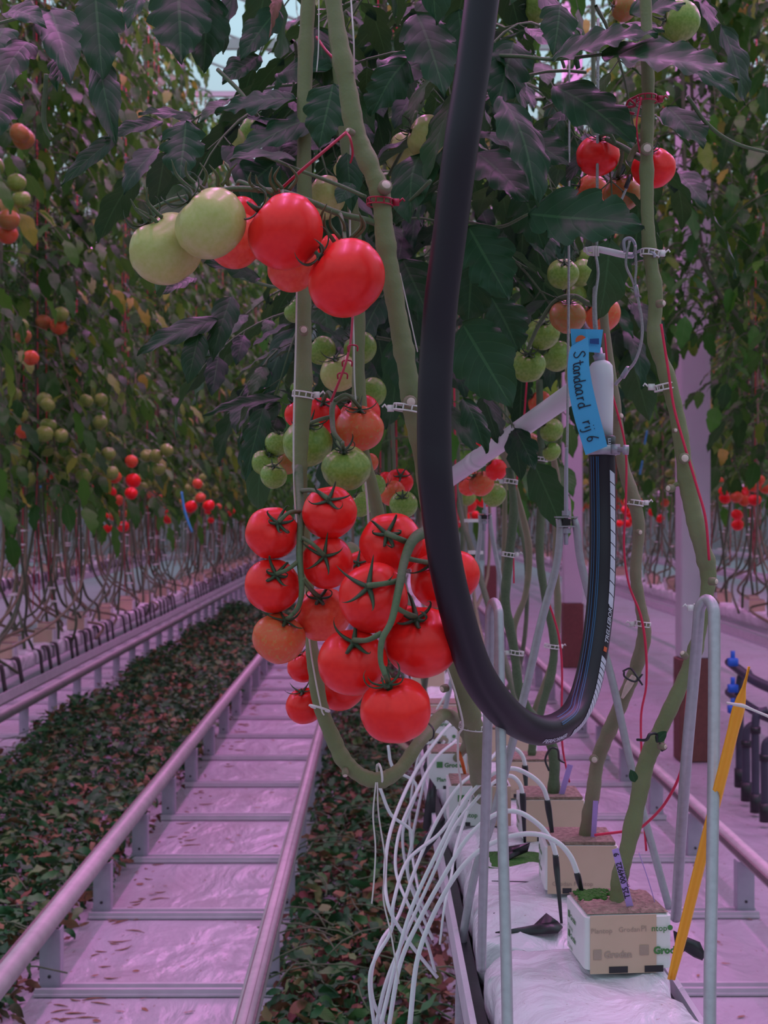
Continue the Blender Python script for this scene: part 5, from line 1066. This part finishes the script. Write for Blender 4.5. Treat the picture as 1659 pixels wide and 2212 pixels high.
# ================================================================== CABLES, HANGERS, HAIRPINS
line('steel_cable', 'cable_steel', [[(1292, 40, 1.70, 6), (1291, 250, 1.70, 7), (1290, 420, 1.70, 7), (1289, 545, 1.70, 7)], [(1290, 545, 1.70, 8), (1284, 600, 1.70, 8), (1283, 680, 1.70, 8), (1287, 740, 1.70, 8)], [(1286, 545, 1.692, 7), (1292, 590, 1.692, 7), (1286, 650, 1.692, 7), (1291, 755, 1.698, 7)]], 'twisted steel cable hanging in front of the upper right red tomato', 'cable')
arm = empty('cable_arm', P(1320, 545, 1.67)); mb = MB(); ptube(mb, [(1262, 540, 1.68, 10), (1285, 538, 1.67, 14), (1310, 542, 1.66, 15), (1345, 550, 1.655, 15), (1368, 552, 1.65, 13)], 10); mb.build('rod', 'white_paint', arm)
mb = MB(); ptube(mb, [(1350, 545, 1.64, 7), (1348, 520, 1.64, 7), (1362, 515, 1.64, 7), (1372, 530, 1.64, 7), (1368, 552, 1.64, 7), (1352, 550, 1.645, 7)], 8); ptube(mb, [(1376, 545, 1.63, 6), (1390, 540, 1.62, 8), (1412, 548, 1.61, 8), (1414, 556, 1.61, 6)], 6); mb.build('eye', 'zinc', arm)
mb = MB()
for x in (1282, 1287, 1292): ptube(mb, [(x, 532, 1.66, 5), (x, 553, 1.66, 5)], 6, 2)
ptube(mb, [(1264, 534, 1.67, 6), (1270, 548, 1.67, 6), (1284, 550, 1.66, 6)], 6); mb.build('binding', 'string_white', arm); tag(arm, 'short white arm with a steel eye, tied between the cable and the right stem', 'bracket')
t_ = empty('safety_cable', P(1362, 560, 1.64)); mb = MB(); ptube(mb, [(1360, 520, 1.635, 6), (1352, 570, 1.635, 6), (1366, 605, 1.635, 6), (1374, 630, 1.64, 7)], 6); ptube(mb, [(1372, 530, 1.635, 6), (1374, 580, 1.635, 6), (1372, 605, 1.635, 6), (1375, 630, 1.64, 7)], 6); ptube(mb, [(1375, 630, 1.64, 7), (1386, 690, 1.645, 7), (1386, 735, 1.65, 7), (1372, 780, 1.66, 7), (1350, 806, 1.68, 7), (1330, 830, 1.70, 8)], 7); mb.build('wire', 'cable_steel', t_)
mb = MB(); ptube(mb, [(1372, 616, 1.636, 11), (1377, 640, 1.64, 11)], 10, 2); ptube(mb, [(1357, 795, 1.672, 12), (1345, 814, 1.685, 12)], 10, 2); mb.build('ferrule', 'steel', t_); tag(t_, 'thin steel safety cable looping down to the white fitting, with crimped ferrules', 'cable')
line('capped_rod', 'cable_steel', [[(1358, 395, 1.69, 6), (1335, 450, 1.69, 6)]], 'thin steel rod with a black cap beside the right stem', 'rod')
ro = COL.objects[-1]
mb = MB(); ptube(mb, [(1362, 378, 1.685, 9), (1352, 406, 1.685, 10)], 8, 2); o = mb.build('rod_cap', 'black_plastic'); o.parent = ro; o.matrix_parent_inverse = Matrix.Translation(-Vector(ro.location))
def hanger(cx, ytop, D, sc, legs, label, cable):
    t = empty('gutter_hanger', P(cx, ytop, D))
    mb = MB(); ptube(mb, cable, 8); mb.build('cable', 'cable_steel', t)
    mb = MB(); ptube(mb, [(cx + 1, ytop - 150 * sc, D, 7 * sc), (cx, ytop - 90 * sc, D, 9 * sc), (cx, ytop + 60 * sc, D, 9 * sc)], 10, 30); mb.build('threaded_rod', 'zinc', t)
    mb = MB(); box(mb, P(cx, ytop, D), (PX(48 * sc, D), .018, PX(3 * sc, D))); box(mb, P(cx, ytop + 20 * sc, D), (PX(36 * sc, D), .016, PX(3 * sc, D))); mb.build('plate', 'steel', t, False)
    for dy in (-8, 30):
        mb = MB(); lathe(mb, P(cx, ytop + (dy + 5) * sc, D), P(cx, ytop + (dy - 6) * sc, D), [(0, PX(10 * sc, D)), (1, PX(10 * sc, D))], 6); mb.build('nut', 'zinc', t, False)
    mb = MB(); box(mb, P(cx, ytop + 11 * sc, D), (PX(16 * sc, D), .014, PX(14 * sc, D))); mb.build('spacer', 'black_plastic', t, False)
    for pl in legs: mb = MB(); ptube(mb, pl, 12); mb.build('leg', 'steel', t)
    return tag(t, label, 'hanger')
hanger(1223, 1117, 1.88, 1.0, [[(1207, 1120, 1.88, 14), (1210, 1150, 1.88, 17), (1200, 1230, 1.88, 17), (1170, 1340, 1.88, 18), (1138, 1480, 1.88, 18), (1098, 1640, 1.88, 18), (1058, 1790, 1.88, 18), (1030, 1870, 1.88, 18), (1004, 2000, 1.88, 18), (994, 2110, 1.88, 18), (991, 2216, 1.88, 18)],
    [(1240, 1120, 1.88, 14), (1246, 1145, 1.88, 17), (1256, 1220, 1.89, 17), (1290, 1350, 1.90, 17), (1325, 1480, 1.90, 17), (1358, 1630, 1.90, 17), (1385, 1740, 1.90, 17), (1415, 1850, 1.90, 17), (1446, 1962, 1.90, 17)]], 'steel A shaped gutter hanger with nuts and threaded rod, behind the hose loop', [(1230, 120, 1.88, 4), (1229, 500, 1.88, 5), (1227, 800, 1.88, 6), (1225, 980, 1.88, 6)])
hanger(1047, 1110, 3.1, .62, [[(1037, 1112, 3.1, 9), (1038, 1150, 3.1, 10), (1028, 1220, 3.1, 10), (1005, 1330, 3.1, 11), (980, 1450, 3.1, 11), (955, 1560, 3.1, 11)], [(1058, 1112, 3.1, 9), (1062, 1150, 3.1, 10), (1075, 1220, 3.1, 10), (1095, 1330, 3.1, 11), (1120, 1450, 3.1, 11), (1140, 1600, 3.1, 11)]], 'smaller looking steel gutter hanger farther back, right of the ripe bunch', [(1050, 600, 3.1, 4), (1048, 880, 3.1, 4), (1047, 1020, 3.1, 5)])
def hairpin(pl, label):
    mb = MB(); ptube(mb, pl, 16, 10); return tag(mb.build('hairpin_support', 'steel', origin=P(*pl[-1][:3])), label, 'support')
hairpin([(1040, 2096, 1.62, 20), (1042, 1990, 1.61, 20), (1050, 1700, 1.58, 21), (1056, 1450, 1.56, 21), (1058, 1340, 1.54, 21), (1060, 1314, 1.535, 21), (1067, 1301, 1.53, 21), (1075, 1314, 1.52, 21), (1078, 1345, 1.51, 21), (1080, 1500, 1.49, 23), (1086, 1800, 1.44, 24), (1093, 2050, 1.40, 25), (1098, 2300, 1.36, 26)], 'grey steel hairpin support standing in the slab, left one, seen just below the hose bend')
hairpin([(1460, 1985, 1.735, 22), (1465, 1900, 1.70, 23), (1482, 1650, 1.60, 25), (1500, 1450, 1.57, 25), (1508, 1350, 1.55, 25), (1512, 1312, 1.545, 25), (1526, 1296, 1.54, 25), (1540, 1312, 1.53, 26), (1543, 1360, 1.52, 27), (1542, 1600, 1.48, 27), (1538, 1900, 1.42, 27), (1534, 2100, 1.38, 28), (1533, 2300, 1.35, 28)], 'grey steel hairpin support at right, in front of the yellow stake')

# ================================================================== DRIP LINES, STAKE, TAGS
def drip(pl, peg, label):
    t = empty('drip_line', P(*pl[0][:3])); mb = MB(); ptube(mb, pl, 8, 8); mb.build('tube', 'tube_white', t)
    if peg:
        mb = MB(); a, b = peg; c = cat([a + (13,), ((a[0] * .8 + b[0] * .2), (a[1] * .8 + b[1] * .2), a[2], 14), ((a[0] + b[0]) / 2, (a[1] + b[1]) / 2, (a[2] + b[2]) / 2, 10), b + (6,)], 4); tube(mb, [P(*q[:3]) for q in c], [PX(q[3], q[2]) / 2 for q in c], 8); mb.build('peg', 'black_plastic', t)
    return tag(t, label, 'drip tube')
drip([(1248, 1888, 1.66, 12), (1232, 1850, 1.66, 12), (1205, 1820, 1.66, 11), (1165, 1803, 1.67, 11), (1120, 1803, 1.68, 11), (1070, 1818, 1.69, 11), (1020, 1850, 1.70, 11), (975, 1905, 1.71, 11), (930, 1990, 1.72, 11), (900, 2080, 1.72, 11), (885, 2216, 1.72, 12)], ((1246, 1885, 1.66), (1266, 1960, 1.665)), 'white drip tube with a black peg stuck in the nearest block')
drip([(1202, 1850, 1.80, 11), (1190, 1815, 1.80, 11), (1162, 1780, 1.80, 11), (1115, 1753, 1.80, 11), (1065, 1762, 1.80, 10), (1010, 1810, 1.80, 10), (960, 1890, 1.80, 10), (910, 1980, 1.80, 10), (865, 2080, 1.80, 10), (840, 2216, 1.80, 10)], ((1200, 1846, 1.80), (1213, 1995, 1.775)), 'white drip tube whose black peg stands left of the nearest block')
drip([(1184, 1732, 1.98, 10), (1172, 1700, 1.98, 10), (1145, 1675, 1.98, 10), (1105, 1660, 1.98, 10), (1060, 1675, 1.98, 9), (1005, 1730, 1.98, 9), (950, 1830, 1.96, 9), (890, 1960, 1.94, 9), (855, 2080, 1.93, 9), (822, 2216, 1.92, 10)], ((1182, 1728, 1.98), (1199, 1840, 1.97)), 'white drip tube with its black peg in the second block')
drip([(1129, 1716, 2.10, 10), (1122, 1692, 2.10, 9), (1102, 1676, 2.10, 9), (1070, 1688, 2.10, 8), (1030, 1725, 2.08, 8), (980, 1790, 2.06, 8), (930, 1900, 2.04, 8), (880, 2010, 2.02, 8), (835, 2120, 2.0, 9), (812, 2216, 2.0, 9)], ((1129, 1713, 2.1), (1134, 1820, 2.1)), 'white drip tube with its peg beside the third block')
drip([(1135, 1656, 2.35, 9), (1128, 1632, 2.35, 9), (1110, 1617, 2.35, 9), (1080, 1620, 2.35, 8), (1040, 1660, 2.3, 8), (990, 1700, 2.25, 8), (940, 1780, 2.2, 8), (900, 1870, 2.15, 8), (860, 1980, 2.1, 8), (825, 2030, 2.05, 8), (803, 2100, 2.02, 8), (806, 2160, 2.0, 8), (830, 2216, 2.0, 8)], ((1134, 1653, 2.35), (1137, 1715, 2.33)), 'white drip tube with its peg in the third block, under the hose bend')
EXT = [([(1042, 1545, 2.5, 7), (1000, 1545, 2.4, 8), (950, 1590, 2.3, 8), (890, 1680, 2.2, 8), (845, 1790, 2.1, 8), (832, 1880, 2.05, 8), (840, 1960, 2.0, 8), (880, 2030, 2.0, 8), (945, 2112, 2.0, 8)], 'white drip tube sweeping left in a wide arc below the lowest tomato'),
       ([(985, 1600, 2.6, 7), (940, 1640, 2.5, 7), (895, 1720, 2.4, 7), (862, 1800, 2.3, 7), (855, 1880, 2.25, 7), (880, 1950, 2.2, 7), (920, 2030, 2.2, 7), (940, 2100, 2.2, 7)], 'white drip tube in the middle of the hanging tangle'),
       ([(1040, 1680, 2.2, 8), (1000, 1730, 2.15, 8), (950, 1800, 2.1, 8), (880, 1860, 2.05, 8), (850, 1950, 2.0, 8), (845, 2010, 2.0, 8), (800, 2100, 1.98, 8), (808, 2216, 1.98, 8)], 'white drip tube crossing in front of the black flap'),
       ([(838, 1610, 2.6, 6), (850, 1660, 2.6, 7), (900, 1700, 2.6, 6), (870, 1800, 2.6, 6), (885, 1900, 2.6, 6), (925, 1980, 2.6, 6)], 'thin white drip tube farther back beside the gutter'),
       ([(960, 1600, 2.9, 6), (925, 1660, 2.9, 6), (905, 1740, 2.9, 6), (890, 1830, 2.9, 6), (905, 1930, 2.8, 6)], 'thin white drip tube hanging along the gutter side'),
       ([(1020, 1720, 2.1, 7), (985, 1830, 2.0, 7), (975, 1890, 1.95, 6), (960, 1960, 1.9, 6), (950, 2040, 1.9, 5)], 'thin pale tube hanging down the slab side'),
       ([(820, 1700, 2.3, 7), (845, 1760, 2.3, 7), (890, 1800, 2.3, 7), (880, 1880, 2.3, 7), (905, 1960, 2.3, 7), (935, 2030, 2.3, 7)], 'white drip tube looping left from the white string ring'),
       ([(975, 1480, 3.2, 5), (930, 1560, 3.2, 5), (900, 1650, 3.2, 5), (885, 1760, 3.2, 5), (890, 1850, 3.2, 5)], 'faint white drip tube far back behind the lowest tomato')]
for pl, lab in EXT: drip(pl, None, lab)
st = empty('marker_stake', P(1450, 2116, 1.55)); mb = MB()
def sp_(t): return P(1450 + (1618 - 1450) * t, 2116 + (1440 - 2116) * t, 1.55 - .16 * t)
N = 30; vs = []; ax = (sp_(1) - sp_(0)).normalized(); sd_ = ax.cross(FW).normalized()
if sd_.dot(RT) < 0: sd_ = -sd_
for i in range(N + 1):
    t = i / N; hw = .0058 * (1 if t < .82 else 1.1 if t < .88 else max(.22, 1.1 - (t - .88) * 14)) * (.75 + .25 * min(1, t * 8)); c = sp_(t)
    for a, b in ((-1, 0), (-.55, -.0022), (-.2, -.0004), (.2, -.0004), (.55, -.0022), (1, 0), (.5, .002), (-.5, .002)): vs.append(c + sd_ * hw * a + FW * b)
fs = [[i * 8 + j, (i + 1) * 8 + j, (i + 1) * 8 + (j + 1) % 8, i * 8 + (j + 1) % 8] for i in range(N) for j in range(8)] + [list(range(8)), [N * 8 + j for j in range(8)][::-1]]
mb.add(vs, fs); mb.build('blade', 'stake_yellow', st)
tag(st, 'yellow plastic marker stake leaning in the nearest slab at right', 'stake')
line('string', 'string_white', [[(1570, 1518, 1.405, 5), (1590, 1522, 1.395, 8), (1606, 1525, 1.39, 9), (1630, 1535, 1.39, 6), (1670, 1552, 1.39, 7)]], 'white string tied round the yellow stake, running off to the right', 'string')
def ptag(b, t, w, D, label, txt=None):
    e_ = empty('plant_tag', P(b[0], b[1], D)); mb = MB(); a_, c_ = P(b[0], b[1], D), P(t[0], t[1], D - .01); ax = (c_ - a_).normalized(); s_ = ax.cross(FW).normalized()
    if s_.dot(RT) < 0: s_ = -s_
    h = PX(w, D) / 2; vs = [a_ - s_ * h, a_ + s_ * h, c_ + s_ * h, c_ - s_ * h]; vs += [v + FW * .0008 for v in vs]; mb.add(vs, [[0, 1, 2, 3], [7, 6, 5, 4], [0, 4, 5, 1], [1, 5, 6, 2], [2, 6, 7, 3], [3, 7, 4, 0]]); mb.build('strip', 'tag_purple', e_, False)
    if txt:
        mb = MB(); nn = ax.cross(s_).normalized(); nn = -nn if nn.dot(FW) > 0 else nn; L = (c_ - a_).length
        text_on(mb, txt[0], .0085, lambda x, y: c_ - ax * (.0 + L * .10 + (.052 - x)) + s_ * (.0024 - y * 1.0) * 1 + nn * .0006, bold=.0002)
        text_on(mb, txt[1], .0040, lambda x, y: c_ - ax * (L * .18 + (.034 - x)) + s_ * (.0056 - y) * 1 + nn * .0006)
        mb.build('print', 'ink', e_)
    return tag(e_, label, 'plant tag')
ptag((1362, 1962), (1329, 1834), 15, 1.60, 'purple plant tag with a printed number in the nearest block', ('T25_004922   9', 'BRIO 0247 F1'))
ptag((1282, 1808), (1287, 1730), 11, 1.94, 'purple plant tag standing in the second block')
ptag((1213, 1716), (1232, 1652), 12, 2.24, 'purple plant tag leaning in the third block')
line('thin_wire', 'tag_purple', [[(1421, 1972, 1.62, 2), (1400, 1900, 1.62, 2), (1380, 1842, 1.62, 2)]], 'very thin wire standing in the nearest block, right of its tag', 'wire')

# ---------------------------------------------------------------- dark irrigation manifold at the right edge
mf = empty('irrigation_manifold', (1.55, 5.4, 0))
D0 = 5.3
def vp(x, ytop, ybot, w, D): return [(x, ytop, D, w), (x, (ytop + ybot) / 2, D, w), (x, ybot, D, w)]
for x, y0, y1, D in ((1612, 1590, 1730, 5.9), (1632, 1560, 1755, 5.7), (1652, 1620, 1775, 5.5), (1672, 1560, 1790, 5.35), (1598, 1480, 1700, 6.1)):
    mb = MB(); ptube(mb, [(x + 26, y0 - 26, D, 17), (x + 8, y0 - 20, D, 18), (x, y0, D, 18), (x, (y0 + y1) / 2, D, 18), (x, y1, D, 18)], 12); pp = mb.build('riser_pipe', 'pipe_dark', mf)
    mb = MB(); ptube(mb, [(x, y1 - 40, D, 24), (x, y1, D, 24)], 12, 2); ptube(mb, [(x, y0 + 10, D, 23), (x, y0 + 24, D, 23)], 12, 2); sub(mb, 'coupling', 'black_plastic', pp)
for y in (1470, 1535):
    mb = MB(); ptube(mb, [(1575, y - 40, 6.2, 20), (1630, y, 5.9, 22), (1690, y + 26, 5.6, 24)], 12); mb.build('cross_pipe', 'pipe_dark', mf)
for y in (1418, 1475, 1520):
    mb = MB(); ptube(mb, [(1583, y - 12, 6.0, 10), (1583, y + 14, 6.0, 10)], 8, 3); box(mb, P(1583, y + 12, 6.0), (PX(22, 6), .03, PX(18, 6)), bev=.006); mb.build('blue_valve', 'valve_blue', mf)
tag(mf, 'dark pipes with blue valves standing on the floor at the right edge', 'pipes')
# blue ribbons in the left row, loose bottom litter
for (a, b, c, d, lab) in ((392, 1062, 415, 1150, 'pair of thin blue ribbons tied to a stem in the left row'), (70, 1070, 90, 1050, 'small blue ribbon at the left edge by the pale pipe')):
    line('ribbon', 'tag_blue', [[(a, b, 7.5, 5), ((a + c) / 2 - 4, (b + d) / 2, 7.5, 6), (c, d, 7.5, 5)]], lab, 'ribbon')
mb = MB()
for (px, py, D, c) in ((1388, 995, 9, 0), (1398, 930, 9, 0)): ptube(mb, [(px, py, D, 4), (px - 6, py + 30, D, 5)], 5)
tag(mb.build('ribbon', 'tag_blue'), 'blue ribbon among the fruit of the right row', 'ribbon')
